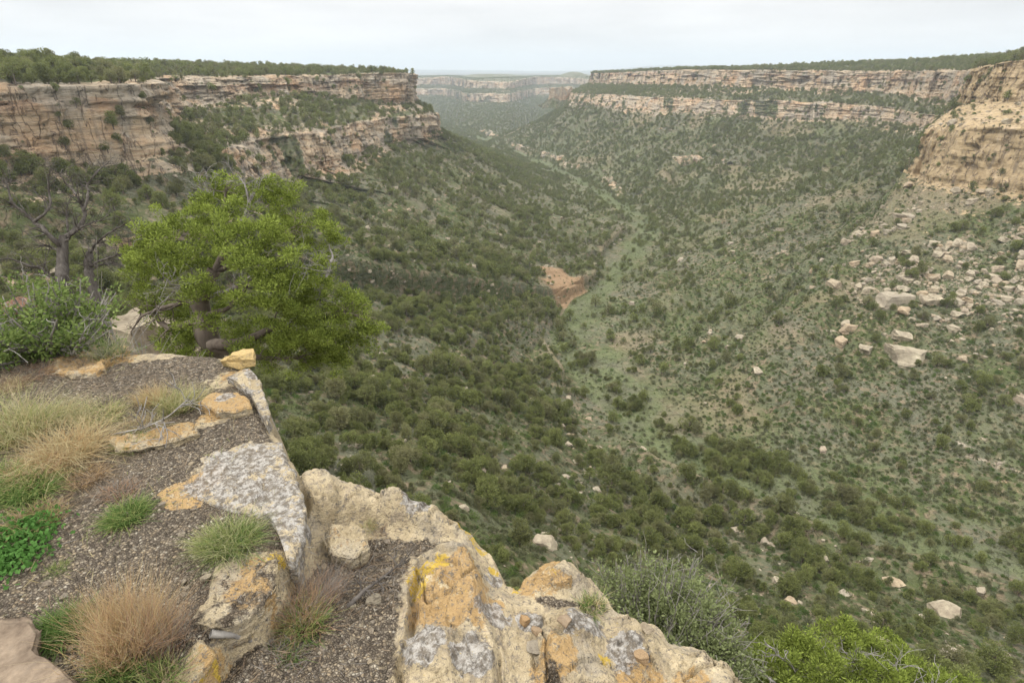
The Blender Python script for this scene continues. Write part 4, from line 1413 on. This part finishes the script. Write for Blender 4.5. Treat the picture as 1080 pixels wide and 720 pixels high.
def tuft(px, py, wpx, hpx, mats, label, n=400, lean=(0, 0, 0), curl=.5, fan=1., width=.0026, name='grass_tuft', cat='grass tuft', group=None, zg=None):
    z = -1.6 if zg is None else zg
    for _ in range(4):
        p = pz(px, py, z); z = H(p[0], p[1])
    s = p[1] * CP - z * SP
    w = wpx / FPX * s; h = hpx / FPX * s * .72; n = int(n * .85)
    o = link(name, tuft_mesh(name, [G[m] for m in mats], n, w * .5, h, lean, width, px * 7 + py, curl, fan))
    o.location = (p[0], p[1], z)
    tag(o, label, cat, group)
    return o


T = tuft
T(18, 460, 120, 78, ('pale', 'straw', 'lime'), 'tall arching pale green bunchgrass at the left edge', 1500, (-.2, 0, 0), .6)
T(72, 480, 110, 62, ('straw', 'straw', 'gold'), 'thick mound of straw coloured grass with curling white stalks', 1500, (.1, 0, 0), .9, 1.3)
T(60, 442, 100, 38, ('straw', 'pale'), 'low straw grass behind the thick straw mound', 900, (0, 0, 0), .9, 1.4)
T(105, 440, 90, 34, ('straw', 'pale', 'lime'), 'curly pale grass in the middle of the grassy strip', 800, (0, 0, 0), 1.0, 1.4)
T(40, 500, 90, 40, ('gold', 'pink', 'straw'), 'rusty gold grass above the green clump at left', 900, (0, 0, 0), .8, 1.3)
T(160, 424, 46, 34, ('straw', 'gold'), 'fluffy tan seed grass near the middle of the ledge', 900, (0, 0, 0), .4, .9, .0018)
T(184, 432, 60, 46, ('pale', 'lime', 'straw'), 'upright yellow green grass beside the fluffy tan seed grass', 800, (.3, 0, 0), .3, .8)
T(202, 424, 50, 34, ('straw', 'pale'), 'wispy straw grass next to the orange flagstone', 500, (.2, 0, 0), .5)
T(150, 452, 80, 26, ('pale', 'straw', 'brown'), 'low mixed grass above the rusty flagstone', 600, (0, 0, 0), .9, 1.5)
T(165, 462, 70, 22, ('brown', 'gold', 'pale'), 'brownish grass growing along the rusty flagstone', 500, (0, 0, 0), .9, 1.6)
T(142, 470, 42, 24, ('green', 'green', 'lime'), 'small bright green clump at the left end of the rusty flagstone', 600, (0, 0, 0), .7, 1.4, .004)
T(30, 518, 90, 34, ('green', 'green', 'lime'), 'dark green leafy clump under the rusty gold grass', 1300, (0, 0, 0), .8, 1.7, .005)
T(8, 505, 60, 34, ('green', 'lime'), 'green clump cut by the left edge', 700, (0, 0, 0), .8, 1.5, .004)
T(90, 505, 70, 26, ('brown', 'gold', 'brown'), 'dead brown grass between the green clumps', 700, (0, 0, 0), .8, 1.6)
T(135, 545, 62, 30, ('green', 'green', 'lime'), 'round green clump alone in gravel in the middle of the ledge', 1200, (0, 0, 0), .7, 1.5, .0035)
T(125, 520, 70, 24, ('brown', 'pink', 'grey'), 'dead russet grass behind the round green clump', 500, (0, 0, 0), .6, 1.4)
T(38, 550, 90, 34, ('brown', 'gold', 'lime'), 'brown and olive grass above the bright leafy patch', 900, (0, 0, 0), .8, 1.5)
T(62, 600, 38, 14, ('lime', 'green'), 'tiny moss green cushion in gravel', 600, (0, 0, 0), .6, 1.5, .002)
T(245, 574, 84, 44, ('lime', 'green', 'pale'), 'yellow green tuft growing on the lip of the white lichened slab', 1600, (-.05, 0, 0), .8, 1.4)
T(222, 576, 44, 34, ('lime', 'pale'), 'pale leaning grass left of the yellow green tuft', 500, (-.3, 0, 0), .6, 1.1)
T(138, 686, 120, 112, ('gold', 'gold', 'straw', 'pink'), 'tall feathery tan dry grass in the foreground', 2600, (.06, .1, 0), .12, .75, .0016)
T(168, 684, 80, 92, ('grey', 'brown', 'pink'), 'fine grey stalks on the right of the tall tan grass', 1100, (.22, .05, 0), .12, .6, .0013)
T(104, 650, 60, 46, ('brown', 'gold'), 'dead brown stalks on the left of the tall tan grass', 700, (-.1, 0, 0), .2, .9, .0016)
T(66, 666, 70, 40, ('green', 'green'), 'dark green spiky clump left of the tall tan grass', 1300, (0, 0, 0), .6, 1.5, .0035)
T(128, 712, 90, 52, ('green', 'lime', 'green'), 'green shoots in front of the tall tan grass', 900, (0, 0, 0), .4, 1.2, .0035)
T(170, 722, 70, 46, ('green', 'brown', 'lime'), 'green and brown tuft at the bottom edge of the picture', 700, (0, 0, 0), .5, 1.2, .003)
T(304, 622, 82, 62, ('pink', 'gold', 'grey'), 'russet dry tuft in the crack beside the slabs', 1300, (.15, .1, 0), .3, 1.1, .0016, zg=-1.8)
T(340, 628, 56, 56, ('grey', 'grey', 'pink'), 'fine silvery dry tuft right of the russet tuft', 700, (.3, .1, 0), .2, .9, .0012, zg=-1.8)
T(322, 662, 56, 46, ('green', 'lime', 'pink'), 'bright green shrublet with reddish base below the russet tuft', 1200, (0, 0, 0), .35, 1.2, .004, zg=-1.8)
T(300, 690, 70, 26, ('brown', 'green', 'grey'), 'low dry weeds at the foot of the lower slab', 700, (0, 0, 0), .8, 1.6, zg=-1.8)
T(388, 556, 30, 18, ('pale', 'straw'), 'tiny grass tuft behind the square pale block', 250, (0, 0, 0), .5, 1.2, zg=-1.85)
T(400, 562, 36, 18, ('grey', 'brown'), 'grey dead weeds beside the square pale block', 300, (0, 0, 0), .8, 1.5, zg=-1.85)
T(248, 388, 28, 24, ('lime', 'straw'), 'little yellow grass tuft in front of the bright yellow stone', 350, (0, 0, 0), .6, 1.2)
T(30, 395, 90, 20, ('brown', 'grey', 'pink'), 'tangle of dead twigs at the back left of the ledge', 700, (0, 0, 0), 1.1, 2.)
T(8, 410, 60, 26, ('brown', 'straw'), 'brown grass below the tangle of dead twigs', 600, (0, 0, 0), .9, 1.6)
T(625, 640, 50, 22, ('lime', 'green', 'straw'), 'yellow flowered weed on the edge of the second ledge rock', 400, (0, 0, 0), .6, 1.4, .003, zg=-2.1)
T(118, 378, 50, 44, ('pale', 'grey', 'green'), 'grey green grass behind the long low orange stone', 700, (0, 0, 0), .3, .9)
T(145, 372, 44, 36, ('pale', 'green'), 'pale green weed at the back of the ledge near the juniper', 500, (0, 0, 0), .3, .9)
T(85, 384, 60, 22, ('brown', 'grey'), 'dry brown weeds beneath the leafy shrub', 500, (0, 0, 0), .9, 1.5)

# bright leafy patch at the left edge: ground cover
acc = Acc(); rg = np.random.default_rng(77)
for (px, py, r_, n) in [(14, 575, .12, 500), (28, 562, .07, 250), (6, 600, .09, 350), (40, 556, .05, 160), (20, 590, .08, 250)]:
    c = pz(px, py, -1.6); q = rg.normal(0, r_ * .6, (n, 2))
    C = np.stack([c[0] + q[:, 0], c[1] + q[:, 1], 0 * q[:, 0]], 1); C[:, 2] = H(C[:, 0], C[:, 1]) + rg.uniform(0, .035, n)
    V, F, t = blades(C, rdir(n, rg) + np.array([0, 0, .3]), .02, .015, rg, rg.normal(0, .5, n)); acc.add(V, F, t)
o = link('leafy_groundcover', acc.mesh('leafy_groundcover', leaf_material('clover_leaf', (.05, .12, .025), (.12, .26, .06), None, 0, False), False))
tag(o, 'bright green leafy ground cover at the left edge of the ledge', kind='stuff')

# ------------------------------------------------------------------ gravel and litter
rg = np.random.default_rng(88)
n = 26000
a = rg.uniform(math.radians(-75), math.radians(35), n); r = rg.uniform(.8, 4.2, n) ** 1.0
X, Y = np.sin(a) * r, np.cos(a) * r
hA, hB, hC, sA, sB, dm = H_parts(X, Y)
onA = (hA > hB) & (sA < -.02)
sb = np.minimum(np.minimum(sdf(polySoil, X, Y), sdf(polySoil2, X, Y)), sdf(polySoil3, X, Y) + .09)
onB = (hB > hA) & (sb < -.01)
ok = onA | onB | (rg.uniform(size=n) < .03) & (sB < -.1)
X, Y = X[ok], Y[ok]; Zg = np.maximum(hA, hB)[ok]
m_grav = rock_material('gravel_stone', (.11, .09, .07), (.34, .29, .22), (.45, .36, .23))
C_G = proto_collection('gravel_protos', [rock_mesh('grain', m_grav, 700 + k, sub=1) for k in range(6)])
sc_ = np.clip(rg.pareto(2.6, len(X)) * .0035 + .004, .003, .032)
scatter_object('gravel', np.stack([X, Y, Zg + .001], 1), sc_, rg.uniform(0, 6.28, len(X)), rg.integers(0, 6, len(X)), C_G, 'grey brown gravel and chips scattered over the ledge')
# dry twigs and straw lying about
acc = Acc()
n = 2600
a = rg.uniform(math.radians(-70), math.radians(20), n); r = rg.uniform(.9, 4., n)
X, Y = np.sin(a) * r, np.cos(a) * r
c1 = pz(385, 625, -1.9); c2 = pz(300, 700, -1.9); c3 = pz(110, 405, -1.6)
k = n // 3
X[:k] = c1[0] + rg.normal(0, .13, k); Y[:k] = c1[1] + rg.normal(0, .1, k)
X[k:k + k // 2] = c2[0] + rg.normal(0, .15, k // 2); Y[k:k + k // 2] = c2[1] + rg.normal(0, .12, k // 2)
X[k + k // 2:2 * k] = c3[0] + rg.normal(0, .4, 2 * k - k - k // 2); Y[k + k // 2:2 * k] = c3[1] + rg.normal(0, .16, 2 * k - k - k // 2)
hA, hB, hC, sA, sB, dm = H_parts(X, Y)
ok = (np.minimum(sA, sB) < -.03)
C = np.stack([X, Y, np.maximum(hA, hB) + .006], 1)[ok]; m = len(C)
d = rdir(m, rg); d[:, 2] *= .2
V, F, t = blades(C, d, rg.uniform(.02, .11, m), .0022, rg, rg.normal(0, .5, m)); acc.add(V, F, t)
me = acc.mesh('dry_litter', G['grey'], False); me.materials.append(G['brown'])
me.polygons.foreach_set('material_index', rg.integers(0, 2, len(me.polygons)).astype(np.int32))
o = link('dry_litter', me); tag(o, 'dry twigs and straw lying on the ledge', kind='stuff')

# short thin grass and straw wherever soil lies on the upper platform
rg = np.random.default_rng(99); n = 9000
X = rg.uniform(-5.5, -.3, n); Y = rg.uniform(.6, 3.6, n)
P3 = np.stack([X, Y, 0 * X], 1)
hA, hB, hC, sA, sB, dm = H_parts(X, Y)
ok = (sA < -.06) & (hA > hB) & (fbm(P3, .35, 4, 501) + .55 * sstep(-1.0, -2.2, X) * 0 + .35 * (X < -1.3) > .22)
ok &= rg.uniform(size=n) < np.where(X < -1.15, 1, .25)
B0 = np.stack([X, Y, hA - .003], 1)[ok]; m = len(B0)
D = rdir(m, rg) * .9 + np.array([0, 0, .8]); Lh = rg.uniform(.02, .085, m)
V, F, t = blades(B0, D, Lh, .0028, rg, rg.normal(0, .5, m))
me = mesh_np('sparse_grass', V, F, None, False, {'tint': t})
for k_ in ('straw', 'brown', 'lime', 'pale'): me.materials.append(G[k_])
me.polygons.foreach_set('material_index', rg.integers(0, 4, m).astype(np.int32))
o = link('sparse_grass', me); tag(o, 'thin short dry grass growing through the gravel of the ledge', kind='stuff')

# ------------------------------------------------------------------ twisted wood
M_DEAD = bark_material('weathered_wood', (.035, .03, .026), (.15, .135, .12), 14)
M_GREY = bark_material('grey_dead_wood', (.13, .12, .11), (.34, .32, .29), 20)


def smooth_path(pts, k=6, jit=.0, rg=None):
    pts = np.array(pts, float)
    out = spline_u(pts, [k] * (len(pts) - 1))
    if jit: out = out + fbm(out + 3.3, .25, 2, 5)[:, None] * jit * (rdir(len(out), rg) * .4 + np.array([.6, .3, .5]))
    return out


def branch(acc, pts, r0, r1, rg, twigs=0, tl=.3, depth=1, ns=7, jit=.04):
    P = smooth_path(pts, 6, jit, rg)
    acc.add(*tube(P, np.linspace(r0, r1, len(P)) * (1 + .15 * fbm(P, .12, 2, 9)), ns))
    L = len(P)
    for _ in range(twigs):
        i = rg.integers(int(L * .2), L)
        d = P[min(i + 1, L - 1)] - P[i - 1]; d /= np.linalg.norm(d) + 1e-9
        d = d * .7 + rdir(1, rg)[0]; d[2] += .15; d /= np.linalg.norm(d)
        l = tl * rg.uniform(.4, 1.2)
        q = [P[i], P[i] + d * l * .5 + rdir(1, rg)[0] * l * .12, P[i] + d * l + rdir(1, rg)[0] * l * .25]
        rr_ = max(.0025, (r0 + (r1 - r0) * i / L) * .4)
        branch(acc, q, rr_, .0015, rg, 3 if depth > 0 else 0, tl * .5, depth - 1, 4, jit * .5)
    return P


def px_path(lst, s0, s1=None, wob=.25, rg=None):
    s1 = s0 if s1 is None else s1
    n = len(lst); out = []
    for i, (px, py) in enumerate(lst):
        out.append(ps(px, py, s0 + (s1 - s0) * i / max(1, n - 1) + (rg.uniform(-wob, wob) if 0 < i else 0)))
    return out


# bare tree at left
rg = np.random.default_rng(21)
sB_ = 9.0
base = ps(68, 318, sB_); gz = H(base[0], base[1])
root = empty('bare_tree', (base[0], base[1], gz))
tag(root, 'leafless dark twisted tree standing left of the green juniper', 'tree')
tk = Acc()
foot = np.array([base[0], base[1], gz - .2])
branch(tk, [foot, ps(69, 305, sB_), ps(66, 280, sB_), ps(66, 262, sB_), ps(67, 248, sB_)], .11, .06, rg, 2, .4, jit=.03)
foot2 = foot + np.array([.45, .1, 0])
branch(tk, [foot2, ps(97, 300, 9.2), ps(93, 282, 9.2), ps(95, 266, 9.3)], .09, .05, rg, 2, .4)
off = np.array(root.location)
def bake(acc, name, mat, root):
    me = acc.mesh(name, mat); v = np.empty(len(me.vertices) * 3, np.float32); me.vertices.foreach_get('co', v)
    v = v.reshape(-1, 3) - np.array(root.location, np.float32); me.vertices.foreach_set('co', v.ravel())
    return link(name, me, root)
bake(tk, 'trunk', M_DEAD, root)
for lst, r0, s0, s1, mt in [
    ([(66, 262), (55, 252), (45, 244), (35, 233), (22, 224), (12, 210), (8, 198), (6, 188)], .055, 9.0, 8.6, M_DEAD),
    ([(36, 234), (46, 226), (53, 215), (52, 203), (50, 190), (53, 178)], .03, 8.8, 8.9, M_GREY),
    ([(66, 252), (76, 245), (86, 236), (90, 226), (87, 216), (82, 206), (72, 197), (65, 187), (67, 178)], .055, 9.0, 9.4, M_DEAD),
    ([(88, 222), (93, 208), (92, 196), (97, 188), (106, 178), (116, 170)], .03, 9.2, 9.6, M_GREY),
    ([(72, 250), (85, 240), (100, 234), (115, 228)], .03, 9.0, 8.6, M_DEAD),
    ([(95, 268), (102, 256), (116, 245), (128, 238), (138, 232)], .03, 9.3, 8.8, M_GREY),
    ([(93, 282), (105, 275), (120, 271), (136, 265)], .032, 9.2, 8.8, M_DEAD),
    ([(94, 288), (104, 280), (118, 276), (132, 284)], .022, 9.2, 9.5, M_DEAD),
    ([(66, 268), (56, 262), (46, 258), (36, 262)], .025, 9.0, 9.2, M_DEAD),
    ([(68, 290), (55, 292), (44, 282), (30, 280), (10, 272), (-8, 276)], .04, 9.0, 8.6, M_DEAD),
    ([(70, 236), (72, 244), (70, 228), (72, 214), (78, 205)], .018, 9.0, 9.1, M_GREY)]:
    A_ = Acc(); branch(A_, px_path(lst, s0, s1, .12, rg), r0 * .8, .006, rg, 24, .42, 1); bake(A_, 'branch', M_DEAD, root)


# ------------------------------------------------------------------ foliage built of many small sprays
def sprays(centres, rg, per, r, L, Wd, up=.5, tintr=.35):
    acc = Acc()
    for c in centres:
        n = per; d = rdir(n, rg); d[:, 2] = d[:, 2] * .8
        rad = rg.uniform(0, 1, n) ** .5 * r * rg.uniform(.7, 1.25)
        C = c + d * rad[:, None] * np.array([1, 1, .85])
        V, F, t = blades(C, d * .8 + np.array([0, 0, up]) + rdir(n, rg) * .5, L * rg.uniform(.6, 1.3, n), Wd * rg.uniform(.7, 1.3, n), rg,
                         rg.uniform(-.35, .35) + rg.normal(0, tintr, n))
        acc.add(V, F, t)
    return acc


def lobes_to_clumps(lobes, s0, rg, per_area=.020, dz=.9):
    out = []
    for (px, py, r, ds) in lobes:
        k = int(max(4, r * r * per_area))
        for _ in range(k):
            d = rdir(1, rg)[0] * rg.uniform(.45, 1.0)
            s = s0 + ds
            c = ps(px, py, s); R_ = r / FPX * s
            out.append(c + d * R_)
    return out


M_HERO = leaf_material('bright_juniper_foliage', (.065, .09, .018), (.32, .39, .08), None, 0, False)
JS = 6.6
jl = [(165, 258, 26, -.2), (150, 268, 18, 0), (195, 240, 26, .3), (188, 268, 24, -.3), (212, 222, 22, 0), (235, 206, 20, .2), (246, 222, 18, -.4), (262, 205, 12, .4), (287, 210, 20, 0), (300, 225, 20, .4),
      (308, 250, 26, 0), (330, 232, 16, .3), (342, 240, 12, .1), (240, 250, 26, -.6), (275, 250, 28, -.5), (262, 280, 26, -.8), (300, 285, 32, -.5), (322, 300, 28, -.2), (285, 310, 24, -.7),
      (345, 275, 12, .6), (350, 305, 20, .3), (365, 325, 22, .2), (380, 340, 16, .1), (352, 340, 26, 0), (335, 355, 26, -.2), (375, 360, 14, .3), (310, 335, 22, -.4), (300, 365, 20, 0),
      (205, 300, 22, -.4), (180, 285, 20, -.1), (160, 295, 18, .2), (225, 275, 18, .2), (195, 345, 20, .2), (180, 355, 16, .4), (215, 352, 16, .5), (270, 352, 14, .2), (285, 378, 18, .3), (330, 380, 18, .3),
      (250, 312, 14, -.8), (232, 330, 12, .4), (360, 372, 18, .2), (345, 372, 20, .3), (315, 360, 24, .1), (290, 350, 20, 0), (268, 372, 14, .4), (240, 362, 12, .5), (378, 325, 16, .3), (388, 350, 12, .4), (322, 325, 24, 0), (150, 315, 12, .4), (140, 285, 12, .4)]
rg = np.random.default_rng(31)
base = ps(232, 372, JS + .3); gz = H(base[0], base[1])
root = empty('juniper_tree', (base[0], base[1], gz))
tag(root, 'big bright green juniper with twisted trunk growing just behind the ledge', 'tree')
jl = [(x, y, r * .86, d) for x, y, r, d in jl] + [(165, 335, 16, .3), (185, 325, 16, .4), (205, 335, 14, .5), (195, 365, 14, .2), (222, 340, 12, -.3), (245, 345, 14, .1), (178, 372, 10, .2), (255, 365, 14, -.1), (215, 375, 12, .2), (140, 262, 10, .1), (176, 238, 12, 0), (395, 345, 10, .2), (348, 252, 8, .2), (225, 198, 8, .1), (275, 198, 8, .1), (305, 208, 9, 0)]
cl = lobes_to_clumps(jl, JS, rg, .034)
cl += [c + rdir(1, rg)[0] * .16 for c in cl[::3] if c[0] < 9]
bake(sprays(cl, rg, 135, .085, .036, .012, .45, .5), 'crown', M_HERO, root)
tk = Acc()
f0 = np.array([base[0] - .1, base[1], gz - .2])
trunk = [f0, ps(222, 365, JS + .3), ps(216, 340, JS + .2), ps(212, 318, JS + .1), ps(218, 300, JS), ps(226, 285, JS)]
branch(tk, trunk, .16, .07, rg, 3, .3)
bake(tk, 'trunk', M_BARK, root)
for lst, r0, s1, mt in [
    ([(222, 365), (250, 362), (280, 350), (310, 340), (345, 345)], .07, JS, M_BARK),
    ([(225, 368), (262, 376), (300, 378), (335, 372)], .05, JS + .2, M_BARK),
    ([(218, 340), (180, 345), (160, 330), (150, 325), (142, 345)], .045, JS + .3, M_BARK),
    ([(214, 320), (195, 318), (170, 325), (148, 335), (140, 352)], .04, JS + .2, M_BARK),
    ([(220, 300), (200, 285), (180, 270), (160, 262)], .035, JS - .1, M_GREY),
    ([(226, 288), (238, 262), (240, 240), (236, 212), (240, 198)], .045, JS, M_BARK),
    ([(238, 262), (252, 240), (262, 215), (258, 195), (250, 185)], .025, JS - .1, M_GREY),
    ([(226, 285), (250, 280), (275, 262), (300, 245), (318, 235)], .04, JS, M_BARK),
    ([(218, 312), (245, 305), (270, 290), (300, 280), (325, 285)], .04, JS - .4, M_GREY),
    ([(220, 298), (205, 300), (185, 300), (172, 292)], .02, JS - .5, M_GREY),
    ([(262, 215), (270, 200), (272, 192), (282, 186)], .014, JS - .1, M_GREY),
    ([(300, 345), (330, 320), (345, 290), (350, 270), (346, 258)], .03, JS + .2, M_GREY),
    ([(310, 340), (345, 335), (370, 330), (388, 338)], .025, JS, M_BARK),
    ([(222, 330), (240, 325), (255, 312), (262, 300), (280, 300)], .03, JS - .6, M_BARK),
    ([(232, 212), (222, 205), (215, 198)], .012, JS, M_GREY)]:
    A_ = Acc(); branch(A_, px_path(lst, JS + .1, s1, .1, rg), r0, .005, rg, 16, .3, 1); bake(A_, 'branch', mt, root)


def leafy_shrub(name, label, cat, base_p, stems, leafm, woodm, rg, spread, h, per, L, Wd, r=.09, lean=(0, 0, 0), nst=3):
    root = empty(name, tuple(base_p)); tag(root, label, cat)
    wd = Acc(); cl = []
    for i in range(stems):
        a = rg.uniform(0, 6.28); q = spread * math.sqrt(rg.uniform(0, 1)); hh = h * rg.uniform(.55, 1.05) * (1 - .35 * q / spread)
        tip = base_p + np.array([math.cos(a) * q, math.sin(a) * q, hh]) + np.array(lean) * hh
        mid = base_p * .5 + tip * .5 + np.array([math.cos(a) * q * .15, math.sin(a) * q * .15, hh * .02]) + rdir(1, rg)[0] * .05
        P = branch(wd, [base_p, mid, tip], .011, .003, rg, nst, .22 * h, 0, 5, .03)
        for k in range(4):
            cl.append(P[int(len(P) * rg.uniform(.35, 1) - 1)] + rdir(1, rg)[0] * .07)
    bake(wd, 'stem', woodm, root)
    bake(sprays(cl, rg, per, r, L, Wd, .4, .5), 'foliage', leafm, root)
    return root


M_WOOD2 = bark_material('grey_stems', (.13, .12, .105), (.32, .3, .27), 20)
M_SHRUB = leaf_material('shrub_leaf', (.075, .12, .03), (.22, .28, .085), None, 0, False)
M_SHRUB2 = leaf_material('grey_green_leaf', (.12, .145, .06), (.27, .31, .14), None, 0, False)
rg = np.random.default_rng(41)
b = pz(58, 374, -1.62); leafy_shrub('leafy_shrub', 'light green leafy shrub at the back left of the ledge by the bare tree', 'shrub', b, 90, M_SHRUB, M_WOOD2, rg, .45, .5, 26, .026, .014, .06, nst=3)
p = ps(10, 330, 5.2); p[2] = H(p[0], p[1]); leafy_shrub('leafy_shrub', 'thin leafy shrub cut by the left edge above the ledge', 'shrub', p, 36, M_SHRUB, M_WOOD2, rg, .5, -p[2] - 1.62, 26, .03, .016, .08)
p = ps(110, 345, 5.0); p[2] = H(p[0], p[1]); leafy_shrub('leafy_shrub', 'yellow green shrub between the leafy shrub and the big juniper', 'shrub', p, 40, M_SHRUB, M_GREY, rg, .3, -p[2] - 1.45, 18, .026, .014, .07)
# shrub beyond the right rim
c = ps(700, 640, 4.9); zg = H(c[0], c[1]); b = np.array([c[0], c[1], max(zg, c[2] - 1.4)])
b = np.array([c[0], c[1], c[2] - .75])
leafy_shrub('mountain_shrub', 'wide grey green shrub with bare grey stems beyond the right rim of the ledge', 'shrub', b, 230, M_SHRUB2, M_WOOD2, rg, .72, 1.15, 46, .034, .016, .1, nst=3)
c = ps(752, 672, 4.7); b = c - np.array([0, 0, .55]);
leafy_shrub('mountain_shrub', 'lower part grey green shrub spreading toward the bright juniper at bottom right', 'shrub', b, 100, M_SHRUB2, M_WOOD2, rg, .45, .7, 42, .032, .015, .1, nst=3)
# bright juniper at the bottom right
rg = np.random.default_rng(51)
js = 5.0
jl = [(800, 700, 24, 0), (830, 688, 24, .2), (858, 676, 22, 0), (888, 668, 20, .1), (905, 682, 22, .2), (930, 690, 24, 0), (955, 700, 22, .1), (975, 712, 20, .2), (990, 726, 18, 0), (840, 712, 26, -.3),
      (880, 705, 28, -.4), (925, 715, 28, -.3), (785, 722, 18, 0), (815, 730, 24, -.2), (860, 740, 30, -.4), (910, 745, 30, -.4), (960, 745, 28, -.2), (1000, 750, 20, 0), (940, 668, 12, .5), (1022, 718, 9, .4)]
c = ps(890, 760, js); root = empty('juniper_tree', (c[0], c[1], c[2] - 1.0))
tag(root, 'bright green juniper top rising into the bottom right of the picture', 'tree')
cl = lobes_to_clumps(jl, js, rg, .034)
bake(sprays(cl, rg, 120, .062, .032, .010, .6, .5), 'crown', M_HERO, root)
tk = Acc(); branch(tk, [np.array(root.location) - [0, 0, 1.5], np.array(root.location), ps(892, 750, js), ps(900, 700, js)], .12, .03, rg, 6, .3); bake(tk, 'trunk', M_BARK, root)
for lst in [[(892, 740), (860, 715), (835, 700), (815, 690)], [(895, 730), (905, 705), (900, 690), (906, 682)], [(895, 735), (925, 712), (958, 702)], [(900, 725), (895, 705), (882, 690)], [(860, 735), (820, 722), (795, 708)], [(905, 735), (955, 735), (985, 725)]]:
    A_ = Acc(); branch(A_, px_path(lst, js, js - .35, .08, rg), .02, .004, rg, 12, .22, 1); bake(A_, 'branch', M_GREY, root)

# weathered root lying in the crack
A_ = Acc(); rg = np.random.default_rng(61)
p0, p1, p2, p3 = (pz(px, py, z) for px, py, z in [(222, 668, -1.6), (246, 670, -1.64), (270, 677, -1.72), (292, 676, -1.77)])
branch(A_, [p0, p1, p2, p3], .014, .004, rg, 2, .08, 0, 9, .01)
o = link('driftwood', A_.mesh('driftwood', M_GREY)); tag(o, 'weathered grey brown root lying across the crack below the lower slab', 'branch')
A_ = Acc()
branch(A_, [pz(366, 640, -1.79), pz(385, 622, -1.76), pz(405, 608, -1.8), pz(420, 596, -1.82)], .009, .003, rg, 9, .12, 1, 6, .02)
o = link('dead_branch', A_.mesh('dead_branch', M_DEAD)); tag(o, 'small dark dead branch left of the big yellow lichened rock', 'branch')
A_ = Acc()
branch(A_, [pz(118, 458, -1.58), pz(150, 452, -1.56), pz(176, 440, -1.5), pz(200, 420, -1.42)], .006, .002, rg, 12, .2, 1, 5, .01)
o = link('dead_branch', A_.mesh('dead_branch', M_GREY)); tag(o, 'pale dead twigs leaning over the rusty flagstone', 'branch')
